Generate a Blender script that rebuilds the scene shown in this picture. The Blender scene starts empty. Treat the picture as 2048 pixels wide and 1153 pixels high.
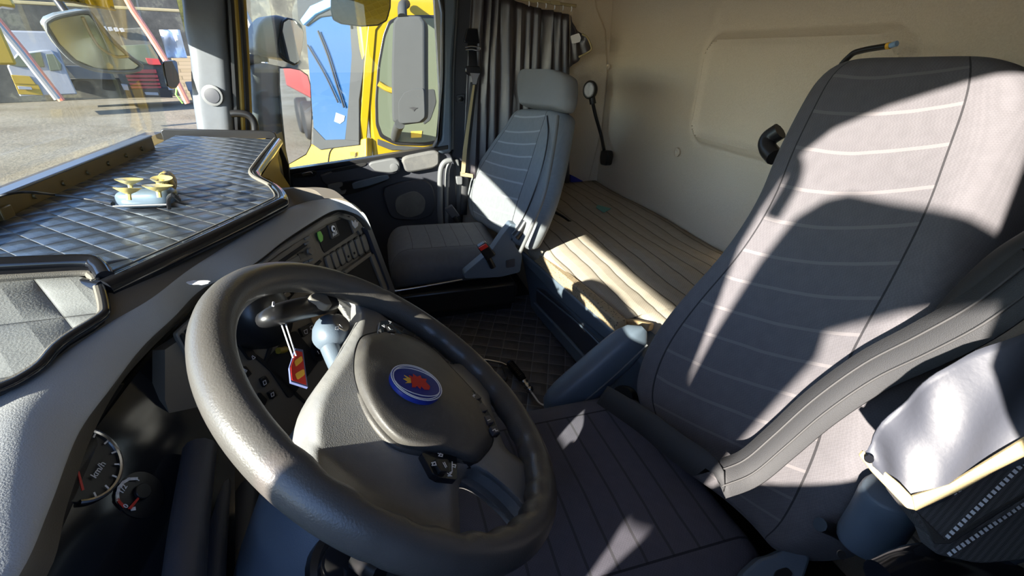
import bpy, bmesh, math, random
from mathutils import Vector as V, Matrix, geometry
random.seed(7)
S = bpy.context.scene
COL = S.collection
PI = math.pi
# ------------------------------------------------------------------ camera
F_PX, PITCH, YAW, ROLL = 940.0, .4634, .2803, .009
EYE = V((0, 0, 1.25))
fw = V((math.cos(PITCH)*math.cos(YAW), -math.cos(PITCH)*math.sin(YAW), -math.sin(PITCH)))
r0 = V((-math.sin(YAW), -math.cos(YAW), 0)); u0 = r0.cross(fw)
RT = r0*math.cos(ROLL) + u0*math.sin(ROLL); UP = u0*math.cos(ROLL) - r0*math.sin(ROLL)
cam = bpy.data.cameras.new('camera'); co = bpy.data.objects.new('camera', cam); COL.objects.link(co)
co.matrix_world = Matrix.Translation(EYE) @ Matrix((RT, UP, -fw)).transposed().to_4x4()
cam.sensor_width = 36; cam.lens = F_PX/2048*36; cam.clip_start = .01; cam.clip_end = 500
S.camera = co
# ------------------------------------------------------------------ light
S.view_settings.view_transform = 'Standard'; S.view_settings.look = 'None'
S.view_settings.exposure = 0.0; S.view_settings.gamma = 1
S.view_settings.use_curve_mapping = False
SUN = V((.526, -.768, -.365)).normalized()
sl = bpy.data.lights.new('sun', 'SUN'); sl.energy = 26; sl.angle = .011; sl.color = (1, .91, .80)
so = bpy.data.objects.new('sun', sl); COL.objects.link(so); so.rotation_euler = SUN.to_track_quat('-Z', 'Y').to_euler()
W = bpy.data.worlds.new('world'); S.world = W; W.use_nodes = True
nt = W.node_tree; nt.nodes.clear()
wo = nt.nodes.new('ShaderNodeOutputWorld'); bg = nt.nodes.new('ShaderNodeBackground'); sk = nt.nodes.new('ShaderNodeTexSky')
sk.sky_type = 'NISHITA'; sk.sun_disc = False; sk.sun_elevation = math.radians(30); sk.sun_rotation = math.atan2(-SUN.x, -SUN.y)
sk.air_density = 1.2; sk.dust_density = .5; sk.ozone_density = 1.5
bg.inputs[1].default_value = .52
tn = nt.nodes.new('ShaderNodeMix'); tn.data_type = 'RGBA'; tn.blend_type = 'MULTIPLY'; tn.inputs[0].default_value = 1; tn.inputs[7].default_value = (.80, .95, 1.25, 1)
nt.links.new(sk.outputs[0], tn.inputs[6]); nt.links.new(tn.outputs[2], bg.inputs[0]); nt.links.new(bg.outputs[0], wo.inputs[0])
S.cycles.use_denoising = True
S.cycles.max_bounces = 10; S.cycles.diffuse_bounces = 6; S.cycles.transparent_max_bounces = 16
S.cycles.sample_clamp_indirect = 8

# ------------------------------------------------------------------ placing points of the cab
def ray(x, y): return fw + RT*((x-1024)/F_PX) - UP*((y-576.5)/F_PX)
def pl(x, y, p, n):
    d = ray(x, y); return EYE + d*((V(p)-EYE).dot(V(n))/d.dot(V(n)))
def U(x, y, X=None, Y=None, Z=None):
    d = ray(x, y)
    t = (X-EYE.x)/d.x if X is not None else (Y-EYE.y)/d.y if Y is not None else (Z-EYE.z)/d.z
    return EYE + d*t

# ------------------------------------------------------------------ materials
class G:
    """small node-graph helper"""
    def __init__(s, name):
        s.m = bpy.data.materials.new(name); s.m.use_nodes = True; s.t = s.m.node_tree
        s.b = s.t.nodes['Principled BSDF']; s.o = s.t.nodes['Material Output']
    def n(s, typ, ins=None, **kw):
        q = s.t.nodes.new(typ)
        for k, v in kw.items(): setattr(q, k, v)
        for k, v in (ins or {}).items():
            if isinstance(v, (int, float, tuple)): q.inputs[k].default_value = v
            else: s.t.links.new(v, q.inputs[k])
        return q
    def ma(s, op, a, b=0.0, c=0.0): return s.n('ShaderNodeMath', {0: a, 1: b, 2: c}, operation=op).outputs[0]
    def coord(s, kind='Object', loc=(0,0,0), rot=(0,0,0), scale=(1,1,1)):
        tc = s.n('ShaderNodeTexCoord')
        mp = s.n('ShaderNodeMapping', {0: tc.outputs[kind], 1: loc, 2: rot, 3: scale}); return mp.outputs[0]
    def noise(s, vec, scale, detail=3, rough=.5): return s.n('ShaderNodeTexNoise', {'Vector': vec, 'Scale': scale, 'Detail': detail, 'Roughness': rough}).outputs['Fac']
    def mix(s, f, a, b):
        q = s.n('ShaderNodeMix', data_type='RGBA')
        for i, v in ((0, f), (6, a), (7, b)):
            if isinstance(v, (int, float)): q.inputs[i].default_value = v
            elif isinstance(v, tuple): q.inputs[i].default_value = (*v[:3], 1)
            else: s.t.links.new(v, q.inputs[i])
        return q.outputs[2]
    def ramp(s, f, stops, interp='LINEAR'):
        q = s.n('ShaderNodeValToRGB', {0: f}); e = q.color_ramp; e.interpolation = interp
        while len(e.elements) < len(stops): e.elements.new(.5)
        for el, (p, c) in zip(e.elements, stops):
            el.position = p; el.color = (*c[:3], 1) if isinstance(c, tuple) else (c, c, c, 1)
        return q.outputs[0]
    def set(s, **kw):
        names = dict(col='Base Color', rough='Roughness', metal='Metallic', spec='Specular IOR Level', coat='Coat Weight', sheen='Sheen Weight', alpha='Alpha', trans='Transmission Weight')
        for k, v in kw.items():
            i = s.b.inputs[names[k]]
            if isinstance(v, tuple): i.default_value = (*v[:3], 1)
            elif isinstance(v, (int, float)): i.default_value = v
            else: s.t.links.new(v, i)
        return s
    def bump(s, h, strength=.3, dist=.001, prev=None):
        q = s.n('ShaderNodeBump', {'Height': h, 'Strength': strength, 'Distance': dist})
        if prev is not None: s.t.links.new(prev, q.inputs['Normal'])
        s.t.links.new(q.outputs[0], s.b.inputs['Normal']); return q.outputs[0]

def plain(name, col, rough=.5, metal=0, grain=0, gs=900, dirt=0, dirtcol=(.35,.33,.28), ds=6, spec=.5, coat=0, emit=None):
    g = G(name); v = g.coord()
    c = tuple(col)
    if dirt:
        f = g.ramp(g.noise(v, ds, 6, .65), [(.45, 0.0), (.75, 1.0)])
        sp = g.ramp(g.noise(v, 420, 2), [(.66, 0.0), (.72, 1.0)])
        f = g.ma('MULTIPLY', g.ma('MAXIMUM', f, g.ma('MULTIPLY', sp, .8)), dirt)
        c = g.mix(f, tuple(col), dirtcol)
    else:
        c = g.mix(g.noise(v, 14, 3), tuple(x*.92 for x in col), tuple(min(1, x*1.08) for x in col))
    g.set(col=c, rough=rough, metal=metal, spec=spec, coat=coat)
    if grain: g.bump(g.noise(v, gs, 2), grain, .0006)
    return g.m

M = {}
M['dash'] = plain('grained grey dash plastic', (.34,.35,.355), .55, grain=.6, gs=700, dirt=.35, dirtcol=(.3,.29,.26), ds=9)
M['dashband'] = plain('brown grey hood rim', (.085,.075,.06), .5, grain=.5, gs=700)
M['dashdark'] = plain('dark dash plastic', (.028,.026,.026), .5, grain=.4, gs=600, dirt=.15)
M['panel'] = plain('brown grey switch panel plastic', (.15,.132,.105), .5, grain=.3, gs=700)
M['panel_lt'] = plain('worn grey beige plastic', (.16,.15,.13), .5, grain=.3)
M['black'] = plain('black plastic', (.012,.012,.013), .35)
M['black_soft'] = plain('soft black rubber', (.018,.017,.018), .7, grain=.3)
M['gloss_black'] = plain('glossy black', (.01,.011,.014), .12)
M['void'] = plain('unlit hollow black', (.006,.006,.007), .8)
M['leather'] = plain('worn black leather', (.075,.070,.064), .36, grain=.5, gs=500, dirt=.12, dirtcol=(.14,.12,.1), ds=10)
M['hub'] = plain('grey hub plastic', (.19,.19,.188), .42, grain=.5, gs=800, dirt=.25, ds=20)
M['airbag'] = plain('dark airbag plastic', (.058,.054,.050), .5, grain=.5, gs=900, dirt=.22, dirtcol=(.25,.24,.2), ds=14)
M['bluegrey'] = plain('blue grey plastic', (.10,.13,.165), .45, grain=.3, gs=700)
M['door'] = plain('dark door plastic', (.042,.044,.055), .5, grain=.4, gs=600)
M['door_lt'] = plain('grey door plastic', (.13,.135,.14), .5, grain=.4, gs=600)
M['doorpad'] = plain('speckled door pad cloth', (.10,.10,.10), .9, grain=.8, gs=400, dirt=.3)
M['pillar'] = plain('grey pillar trim', (.12,.132,.15), .55, grain=.2, dirt=.25, dirtcol=(.06,.06,.06), ds=18)
M['yellow'] = plain('yellow lacquer', (.30,.19,.003), .3, coat=.4)
M['yellow_dim'] = plain('ochre trim', (.34,.22,.02), .45)
M['tan'] = plain('tan plastic trim', (.36,.25,.13), .5)
M['curtain'] = plain('dark satin curtain cloth', (.027,.021,.027), .38, grain=.25, gs=900, spec=1.0)
M['satin'] = plain('grey blue satin lining', (.050,.055,.072), .55, grain=.35, gs=200, spec=.7)
M['trim_beige'] = plain('beige webbing trim', (.40,.32,.17), .8, grain=.6, gs=900)
M['binding'] = plain('grey beige edge binding', (.13,.12,.10), .8, grain=.6)
M['white'] = plain('white print', (.8,.8,.82), .5)
M['white_paint'] = plain('white lacquer', (.75,.76,.78), .4)
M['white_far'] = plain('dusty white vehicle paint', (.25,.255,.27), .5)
M['red'] = plain('red', (.62,.03,.02), .4)
M['redtruck'] = plain('red lacquer', (.30,.03,.03), .4)
M['orange'] = plain('amber', (.9,.5,.05), .5)
M['blue'] = plain('emblem blue', (.015,.03,.22), .3)
M['green'] = plain('green', (.20,.55,.08), .5)
M['chrome'] = plain('polished metal', (.6,.6,.62), .18, metal=1)
M['steel'] = plain('painted lip steel', (.14,.105,.045), .35, metal=.3)
M['steel_top'] = plain('blue grey lip edge', (.16,.2,.28), .3, metal=.5)
M['mirrorgrey'] = plain('grey mirror housing plastic', (.17,.18,.19), .5, grain=.3, dirt=.2)
M['far_grey'] = plain('dusty grey vehicle trim', (.040,.042,.042), .8, spec=.2)
M['rubber_suction'] = plain('pale yellow suction cup', (.60,.50,.20), .2)
M['case'] = plain('silver blue box lacquer', (.14,.19,.24), .25, metal=.3)
M['web'] = plain('seat belt webbing', (.030,.031,.034), .7, grain=.7, gs=1200)
M['web_lt'] = plain('pale belt stripe', (.07,.07,.072), .7)
M['cord_beige'] = plain('beige edging', (.30,.25,.17), .8, grain=.5)

g = G('silvered mirror'); g.set(col=(.85,.86,.86), rough=.02, metal=1.0); M['mirror'] = g.m
def glassmat(name, tint=(.93,.96,.95), dust=.05, k=1.0):
    g = G(name); v = g.coord()
    tr = g.n('ShaderNodeBsdfTransparent', {0: (*tint, 1)}); gl = g.n('ShaderNodeBsdfGlossy', {'Roughness': .01})
    lw = g.n('ShaderNodeFresnel', {0: 1.45})
    mx = g.n('ShaderNodeMixShader', {0: g.ma('MULTIPLY', lw.outputs[0], k), 1: tr.outputs[0], 2: gl.outputs[0]})
    di = g.n('ShaderNodeBsdfDiffuse', {0: (.6,.57,.48,1)})
    st = g.coord('Object', scale=(9, 9, 1.2))
    d = g.ma('MULTIPLY', g.ramp(g.noise(st, 3, 6, .7), [(.4, 0.15), (.8, 1.0)]), dust)
    m2 = g.n('ShaderNodeMixShader', {0: d, 1: mx.outputs[0], 2: di.outputs[0]})
    g.t.links.new(m2.outputs[0], g.o.inputs[0]); return g.m
M['glass'] = glassmat('window glass', dust=.05, k=.10)
M['glass_clear'] = glassmat('clear side glass', dust=.012, k=.8)
M['visor'] = plain('olive brown visor plastic', (.16,.15,.06), .5)
M['smoke'] = glassmat('smoked visor plastic', (.20,.17,.06), .04)
g = G('dark vehicle glass'); g.set(col=(.10,.115,.08), rough=.05, spec=1.0); M['vglass'] = g.m
g = G('windscreen with sky blue painted in'); g.set(col=(.006,.035,.10), rough=.05, spec=.8); M['bscreen'] = g.m  # blue base colour stands for the sky reflected in the glass

def seatcloth(name, col, stripes, w=.006, u0=.17, linec=(.19,.17,.17), weave=1400, panelseam=True):
    """seat cloth: UV v along the seat, u across; stripes = seam positions"""
    g = G(name); uvn = g.n('ShaderNodeUVMap', uv_map='UV'); sx = g.n('ShaderNodeSeparateXYZ', {0: uvn.outputs[0]})
    u, v = sx.outputs[0], sx.outputs[1]
    ob = g.coord()
    wav = g.ma('MULTIPLY', g.ma('SUBTRACT', g.noise(ob, 7, 2), .5), .012)
    bow = g.ma('MULTIPLY', g.ma('MULTIPLY', g.ma('SUBTRACT', u, .5), g.ma('SUBTRACT', u, .5)), .10)
    vv = g.ma('ADD', g.ma('SUBTRACT', v, bow), wav)
    acc = None
    for s_ in stripes:
        d = g.ma('LESS_THAN', g.ma('ABSOLUTE', g.ma('SUBTRACT', vv, s_)), w)
        acc = d if acc is None else g.ma('MAXIMUM', acc, d)
    inside = g.ma('LESS_THAN', g.ma('ABSOLUTE', g.ma('SUBTRACT', u, .5)), .5-u0)
    line = g.ma('MULTIPLY', acc, inside)
    seam = g.ma('LESS_THAN', g.ma('ABSOLUTE', g.ma('SUBTRACT', g.ma('ABSOLUTE', g.ma('SUBTRACT', u, .5)), .5-u0)), .004)
    nz = g.noise(ob, 60, 3)
    base = g.mix(nz, tuple(c*.85 for c in col), tuple(c*1.15 for c in col))
    chk = g.n('ShaderNodeTexChecker', {'Vector': ob, 'Scale': 420.0}).outputs[1]
    base = g.mix(g.ma('MULTIPLY', chk, .22), base, tuple(c*.5 for c in col))
    base = g.mix(g.ma('MULTIPLY', line, .75), base, linec)
    if panelseam: base = g.mix(g.ma('MULTIPLY', seam, .8), base, (.01,.01,.012))
    g.set(col=base, rough=.9, sheen=.05, spec=.2)
    h = g.ma('SUBTRACT', g.ma('MULTIPLY', g.noise(ob, weave, 1), .25), g.ma('MAXIMUM', line, seam if panelseam else line))
    g.bump(h, .5, .0025)
    return g.m
BACKSTR = [.08,.14,.20,.255,.31,.37,.43,.485,.54,.60,.67,.73,.735,.80,.86,.915,.96]
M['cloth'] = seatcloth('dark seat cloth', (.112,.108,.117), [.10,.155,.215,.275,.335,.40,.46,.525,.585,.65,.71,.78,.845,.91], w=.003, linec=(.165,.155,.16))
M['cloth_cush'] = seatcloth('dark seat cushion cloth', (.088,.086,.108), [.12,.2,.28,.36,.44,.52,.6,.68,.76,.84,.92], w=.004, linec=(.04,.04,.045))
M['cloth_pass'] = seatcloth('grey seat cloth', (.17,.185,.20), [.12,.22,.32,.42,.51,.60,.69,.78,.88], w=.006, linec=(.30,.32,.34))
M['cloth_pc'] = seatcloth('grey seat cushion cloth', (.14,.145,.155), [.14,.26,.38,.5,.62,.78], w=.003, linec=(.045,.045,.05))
M['cloth_side'] = plain('plain side cloth', (.085,.083,.09), .9, grain=.6, gs=1000, spec=.2)
M['cloth_mid'] = plain('plain grey cloth', (.19,.195,.20), .9, grain=.6, gs=1000, spec=.2)

def quilt(name, col, ang1, sp1, ang2, sp2, linecol, rough, lw1=.05, lw2=.05, line2=None, depth=.004, kind='Object', origin=(0,0)):
    g = G(name); c = g.coord(kind); sx = g.n('ShaderNodeSeparateXYZ', {0: c}); x, y = sx.outputs[0], sx.outputs[1]
    def fam(a, sp, off):
        nx, ny = -math.sin(a), math.cos(a)
        q = g.ma('DIVIDE', g.ma('ADD', g.ma('ADD', g.ma('MULTIPLY', x, nx), g.ma('MULTIPLY', y, ny)), off), sp)
        fr = g.ma('FRACT', q); d = g.ma('MINIMUM', fr, g.ma('SUBTRACT', 1.0, fr)); return d
    d1, d2 = fam(ang1, sp1, origin[0]), fam(ang2, sp2, origin[1])
    pill = g.ma('MULTIPLY', g.ma('POWER', g.ma('MINIMUM', g.ma('MULTIPLY', d1, 3.0), 1.0), .5), g.ma('POWER', g.ma('MINIMUM', g.ma('MULTIPLY', d2, 3.0), 1.0), .5))
    l1, l2 = g.ma('LESS_THAN', d1, lw1), g.ma('LESS_THAN', d2, lw2)
    nz = g.noise(c, 30, 4)
    base = g.mix(nz, tuple(k*.8 for k in col), tuple(k*1.2 for k in col))
    base = g.mix(g.ma('MULTIPLY', l1, .8), base, linecol); base = g.mix(g.ma('MULTIPLY', l2, .8), base, line2 or linecol)
    g.set(col=base, rough=rough, spec=.6)
    b1 = g.bump(pill, .7, depth)
    g.bump(g.noise(c, 420, 2), .35, .0008, prev=b1)
    return g.m
R = math.radians
M['quilt_table'] = quilt('black quilted leatherette', (.030,.037,.048), R(45), .037, R(-55), .052, (.16,.16,.15), .30, lw1=.03, lw2=.03, line2=(.012,.012,.014), depth=.005)  # slight blue in the base colour stands for sky reflected on the table
M['quilt_pad_lit'] = quilt('grey quilted leather', (.29,.30,.29), R(38), .088, R(-62), .088, (.12,.12,.11), .35, lw1=.012, lw2=.012, depth=.009, origin=(.02,.035))  # same leather as the table; light reflected on it is painted as grey
M['quilt_mat'] = quilt('black quilted floor mat', (.075,.075,.085), R(62), .052, R(-22), .052, (.20,.20,.21), .5, lw1=.035, lw2=.035, depth=.008)

g = G('felt headlining'); v = g.coord(); n1 = g.noise(v, 300, 3, .7); n2 = g.noise(v, 3, 3)
g.set(col=g.mix(n1, (.60,.50,.37), (.78,.68,.54)), rough=.95, spec=.1); g.bump(n1, .6, .003); M['felt'] = g.m

g = G('bunk cover cloth'); v = g.coord(); sx = g.n('ShaderNodeSeparateXYZ', {0: v})
yy = g.ma('ADD', sx.outputs[1], g.ma('MULTIPLY', g.noise(v, 4, 2), .035))
fr = g.ma('FRACT', g.ma('DIVIDE', yy, .056)); d = g.ma('MINIMUM', fr, g.ma('SUBTRACT', 1.0, fr))
ln = g.ma('LESS_THAN', d, .035); pill = g.ma('POWER', g.ma('MULTIPLY', d, 2.0), .5)
chk = g.n('ShaderNodeTexChecker', {'Vector': v, 'Scale': 260.0}).outputs[1]
base = g.mix(g.noise(v, 40, 4), (.32,.28,.225), (.42,.37,.30)); base = g.mix(g.ma('MULTIPLY', chk, .25), base, (.2,.17,.13))
base = g.mix(g.ma('MULTIPLY', ln, .7), base, (.06,.05,.045))
g.set(col=base, rough=.95, spec=.15); b1 = g.bump(pill, .7, .006); g.bump(g.noise(v, 700, 2), .5, .0008, prev=b1); M['bedcloth'] = g.m

g = G('perforated tan cloth'); v = g.coord(); vo = g.n('ShaderNodeTexVoronoi', {'Vector': v, 'Scale': 130.0}).outputs[0]
dot = g.ma('LESS_THAN', vo, .28); g.set(col=g.mix(g.ma('MULTIPLY', dot, .8), (.33,.25,.15), (.07,.055,.04)), rough=.9); g.bump(dot, -.5, .001); M['perf'] = g.m
g = G('woven mesh cloth'); v = g.coord(); chk = g.n('ShaderNodeTexChecker', {'Vector': v, 'Scale': 1100.0}).outputs[1]
g.set(col=g.mix(chk, (.035,.032,.032), (.10,.095,.095)), rough=.85); g.bump(chk, .5, .001); M['mesh'] = g.m

g = G('dirt yard ground'); v = g.coord(); n1 = g.noise(v, .35, 8, .6); n2 = g.noise(v, 6, 6, .7)
c1 = g.ramp(n1, [(.35, (.115,.093,.057)), (.5, (.175,.152,.105)), (.62, (.205,.185,.14)), (.72, (.13,.105,.068))])
g.set(col=g.mix(g.ma('MULTIPLY', n2, .6), c1, (.09,.075,.048)), rough=.95); g.bump(n2, .6, .08); M['ground'] = g.m
g = G('pale block wall'); v = g.coord('Object', rot=(R(90), 0, 0)); br = g.n('ShaderNodeTexBrick', {'Vector': v, 'Color1': (.26,.21,.13,1), 'Color2': (.30,.245,.165,1), 'Mortar': (.17,.14,.09,1), 'Scale': 1.6, 'Mortar Size': .012})
g.set(col=br.outputs[0], rough=.9); M['brick'] = g.m
g = G('dark shed cladding'); v = g.coord(); n1 = g.noise(v, .8, 7, .7)
g.set(col=g.ramp(n1, [(.3, (.035,.034,.03)), (.55, (.09,.085,.07)), (.62, (.16,.15,.11)), (.75, (.04,.045,.03))]), rough=.9); M['shed'] = g.m
g = G('dark foliage'); v = g.coord(); n1 = g.noise(v, 2, 7, .8); g.set(col=g.ramp(n1, [(.35, (.02,.025,.008)), (.6, (.11,.12,.03)), (.75, (.25,.22,.07))]), rough=.95); M['tree'] = g.m

# ------------------------------------------------------------------ mesh helpers
def root_of(o):
    while o.parent: o = o.parent
    return o
def thing(name, label, cat, loc, group=None):
    o = bpy.data.objects.new(name, None); COL.objects.link(o); o.location = V(loc); o.empty_display_size = .05
    o['label'] = label; o['category'] = cat
    if group: o['group'] = group
    return o
def tag(o, label, cat, group=None):
    o['label'] = label; o['category'] = cat
    if group: o['group'] = group
    return o
def struct(name, loc=(0,0,0)):
    o = bpy.data.objects.new(name, None); COL.objects.link(o); o.location = V(loc); o.empty_display_size = .05; o['kind'] = 'structure'; return o
def mk(name, verts, faces, mat, parent=None, smooth=True, uv=None, bevel=0, sub=0, solid=0, bseg=2, kind=None, label=None, mats=None, fmat=None):
    verts = [V(v) for v in verts]
    if parent is None:
        xs = [v.x for v in verts]; ys = [v.y for v in verts]; zs = [v.z for v in verts]
        org = V(((min(xs)+max(xs))/2, (min(ys)+max(ys))/2, min(zs)))
    else: org = root_of(parent).location
    me = bpy.data.meshes.new(name); me.from_pydata([tuple(v-org) for v in verts], [], faces)
    bm = bmesh.new(); bm.from_mesh(me)
    if uv:
        ul = bm.loops.layers.uv.new('UV'); bm.verts.ensure_lookup_table()
        for f in bm.faces:
            for l in f.loops: l[ul].uv = uv[l.vert.index]
    bmesh.ops.recalc_face_normals(bm, faces=bm.faces[:])
    bm.to_mesh(me); bm.free()
    for mm in (mats or [mat]): me.materials.append(M[mm] if isinstance(mm, str) else mm)
    if fmat:
        for i, p in enumerate(me.polygons): p.material_index = fmat[i]
    if smooth: me.shade_smooth()
    o = bpy.data.objects.new(name, me); COL.objects.link(o)
    if parent is None: o.location = org
    else: o.parent = parent
    if solid:
        md = o.modifiers.new('solid', 'SOLIDIFY'); md.thickness = solid; md.offset = 0
    if bevel:
        md = o.modifiers.new('bevel', 'BEVEL'); md.width = bevel; md.segments = bseg; md.limit_method = 'ANGLE'; md.angle_limit = R(35); md.use_clamp_overlap = True
        md.harden_normals = False
    if smooth and not sub and not uv:
        me.set_sharp_from_angle(angle=R(40)) if hasattr(me, 'set_sharp_from_angle') else None
    if sub:
        md = o.modifiers.new('sub', 'SUBSURF'); md.levels = sub; md.render_levels = sub
    if kind: o['kind'] = kind
    if label: o['label'] = label
    return o
def poly_slab(name, pts, thick, mat, parent=None, n=None, bevel=0, **kw):
    """closed outline in space, given thickness on the side away from the eye"""
    pts = [V(p) for p in pts]
    if n is None:
        n = V((0,0,0))
        for i in range(len(pts)): n += pts[i].cross(pts[(i+1) % len(pts)])
        n.normalize()
    n = V(n).normalized()
    c = sum(pts, V((0,0,0)))/len(pts)
    if (EYE-c).dot(n) < 0: n = -n
    k = len(pts); back = [p-n*thick for p in pts]
    faces = [list(range(k)), list(range(2*k-1, k-1, -1))] + [[i, i+k, (i+1) % k+k, (i+1) % k] for i in range(k)]
    return mk(name, pts+back, faces, mat, parent, bevel=bevel, smooth=bevel > 0, **kw)
def rnd(pts, r=.35, seg=4):
    """round the corners of a closed outline (works on 2D tuples or vectors)"""
    P = [V(p) for p in pts]; out = []
    k = len(P)
    for i in range(k):
        a, b, c = P[i-1], P[i], P[(i+1) % k]
        p0 = b+(a-b)*r; p2 = b+(c-b)*r
        for s in range(seg+1):
            t = s/seg; out.append(p0*(1-t)**2+b*2*t*(1-t)+p2*t*t)
    return out
def px(pts, rr=0, seg=4, **k):
    """pixels of the photograph on a real plane"""
    q = rnd([(a, b, 0) for a, b in pts], rr, seg) if rr else [V((a, b, 0)) for a, b in pts]
    if 'n' in k: return [pl(v.x, v.y, k['p'], k['n']) for v in q]
    return [U(v.x, v.y, **k) for v in q]
def box(name, lo, hi, mat, parent=None, bevel=.004, **kw):
    (a, b, c), (d, e, f) = lo, hi
    v = [(a,b,c),(d,b,c),(d,e,c),(a,e,c),(a,b,f),(d,b,f),(d,e,f),(a,e,f)]
    return mk(name, v, [(0,3,2,1),(4,5,6,7),(0,1,5,4),(1,2,6,5),(2,3,7,6),(3,0,4,7)], mat, parent, bevel=bevel, smooth=bevel > 0, **kw)
def obox(name, c, ax, ay, az, size, mat, parent=None, bevel=.003, **kw):
    c = V(c); ax, ay, az = V(ax).normalized()*size[0]/2, V(ay).normalized()*size[1]/2, V(az).normalized()*size[2]/2
    v = [c+ax*i+ay*j+az*k for k in (-1, 1) for i, j in ((-1,-1),(1,-1),(1,1),(-1,1))]
    return mk(name, v, [(0,3,2,1),(4,5,6,7),(0,1,5,4),(1,2,6,5),(2,3,7,6),(3,0,4,7)], mat, parent, bevel=bevel, smooth=bevel > 0, **kw)
def cr(P, n=6, closed=False):
    P = [V(p) for p in P]; out = []; k = len(P)
    rng = range(k) if closed else range(k-1)
    for i in rng:
        if closed: a, b, c, d = P[i-1], P[i], P[(i+1) % k], P[(i+2) % k]
        else:
            b, c = P[i], P[i+1]; a = P[i-1] if i else b*2-c; d = P[i+2] if i+2 < k else c*2-b
        for s in range(n):
            t = s/n
            out.append(((b*2)+(c-a)*t+(a*2-b*5+c*4-d)*t*t+(b*3-a-c*3+d)*t**3)*.5)
    if not closed: out.append(P[-1])
    return out
def tube(name, path, r, mat, parent=None, seg=10, smooth_n=6, closed=False, flat=1.0, cap=True, **kw):
    P = cr(path, smooth_n, closed) if smooth_n else [V(p) for p in path]
    k = len(P); vs = []; up = V((0, 0, 1))
    for i, p in enumerate(P):
        t = (P[(i+1) % k]-P[i-1]) if closed else (P[min(i+1, k-1)]-P[max(i-1, 0)])
        t.normalize()
        if i == 0:
            if abs(t.dot(up)) > .9: up = V((1, 0, 0))
            b = t.cross(up).normalized()
        else: b = (b-t*b.dot(t)).normalized()
        c = b.cross(t)
        rad = r(i/(k-1)) if callable(r) else r
        for j in range(seg):
            a = 2*PI*j/seg; vs.append(p+b*math.cos(a)*rad+c*math.sin(a)*rad*flat)
    fs = []
    for i in range(k if closed else k-1):
        for j in range(seg):
            q = (j+1) % seg; i2 = (i+1) % k; fs.append((i*seg+j, i*seg+q, i2*seg+q, i2*seg+j))
    if not closed and cap: fs += [tuple(range(seg)), tuple(range((k-1)*seg, k*seg))]
    return mk(name, vs, fs, mat, parent, **kw)
def grid(name, rows, mat, parent=None, uv=True, **kw):
    nr, nc = len(rows), len(rows[0]); vs = [p for r_ in rows for p in r_]
    fs = [(i*nc+j, i*nc+j+1, (i+1)*nc+j+1, (i+1)*nc+j) for i in range(nr-1) for j in range(nc-1)]
    uvs = [(j/(nc-1), i/(nr-1)) for i in range(nr) for j in range(nc)] if uv else None
    return mk(name, vs, fs, mat, parent, uv=uvs, **kw)
def loft(name, rings, mat, parent=None, uvs=None, cap=True, **kw):
    k = len(rings[0]); vs = [p for r_ in rings for p in r_]
    fs = [(i*k+j, i*k+(j+1) % k, (i+1)*k+(j+1) % k, (i+1)*k+j) for i in range(len(rings)-1) for j in range(k)]
    if cap: fs += [tuple(range(k))[::-1], tuple(range((len(rings)-1)*k, len(rings)*k))]
    return mk(name, vs, fs, mat, parent, uv=uvs, **kw)
def resample(P, n):
    P = [V(p) for p in P]; L = [0]
    for a, b in zip(P, P[1:]): L.append(L[-1]+(b-a).length)
    out = []; j = 0
    for i in range(n):
        t = L[-1]*i/(n-1)
        while j < len(P)-2 and L[j+1] < t: j += 1
        out.append(P[j].lerp(P[j+1], (t-L[j])/max(1e-9, L[j+1]-L[j])))
    return out
def dome(name, c, ax, ay, outline, levels, mat, parent=None, center=None, back=None, **kw):
    """plate with a shaped edge: outline in the (ax, ay) plane, levels = (scale, height)"""
    c, ax, ay = V(c), V(ax).normalized(), V(ay).normalized(); n = ax.cross(ay).normalized()
    k = len(outline); cx, cy = center or (sum(p[0] for p in outline)/k, sum(p[1] for p in outline)/k)
    vs = []
    for s, h in levels:
        for p in outline: vs.append(c+ax*(cx+(p[0]-cx)*s)+ay*(cy+(p[1]-cy)*s)+n*h)
    m = len(levels)
    fs = [(i*k+j, i*k+(j+1) % k, (i+1)*k+(j+1) % k, (i+1)*k+j) for i in range(m-1) for j in range(k)]
    vs.append(c+ax*cx+ay*cy+n*(levels[-1][1])); fs += [((m-1)*k+j, (m-1)*k+(j+1) % k, m*k) for j in range(k)]
    fs.append(tuple(range(k)))
    return mk(name, vs, fs, mat, parent, **kw)
def circ(r, n=24, rx=1, ry=1, a0=0): return [(r*rx*math.cos(a0+2*PI*i/n), r*ry*math.sin(a0+2*PI*i/n)) for i in range(n)]
def disc(name, c, n, r, h, mat, parent=None, seg=24, up=(0,0,1), rx=1, ry=1, bev=.15, **kw):
    n = V(n).normalized(); ax = V(up).cross(n)
    if ax.length < .1: ax = V((1,0,0)).cross(n)
    ax.normalize(); ay = n.cross(ax)
    return dome(name, c, ax, ay, circ(r, seg, rx, ry), [(1, 0), (1, h*(1-bev)), (1-bev*.5, h)], mat, parent, **kw)
def ribbon(name, path, width, mat, parent=None, wdir=None, thick=.0025, n=5, **kw):
    P = cr(path, n); k = len(P); L, Rr = [], []
    wd = cr(wdir, n) if isinstance(wdir, list) else [V(wdir)]*k
    for p, w in zip(P, wd): w = w.normalized()*width/2; L.append(p-w); Rr.append(p+w)
    return grid(name, [L, [(a+b)/2 for a, b in zip(L, Rr)], Rr], mat, parent, uv=False, solid=thick, **kw)
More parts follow.
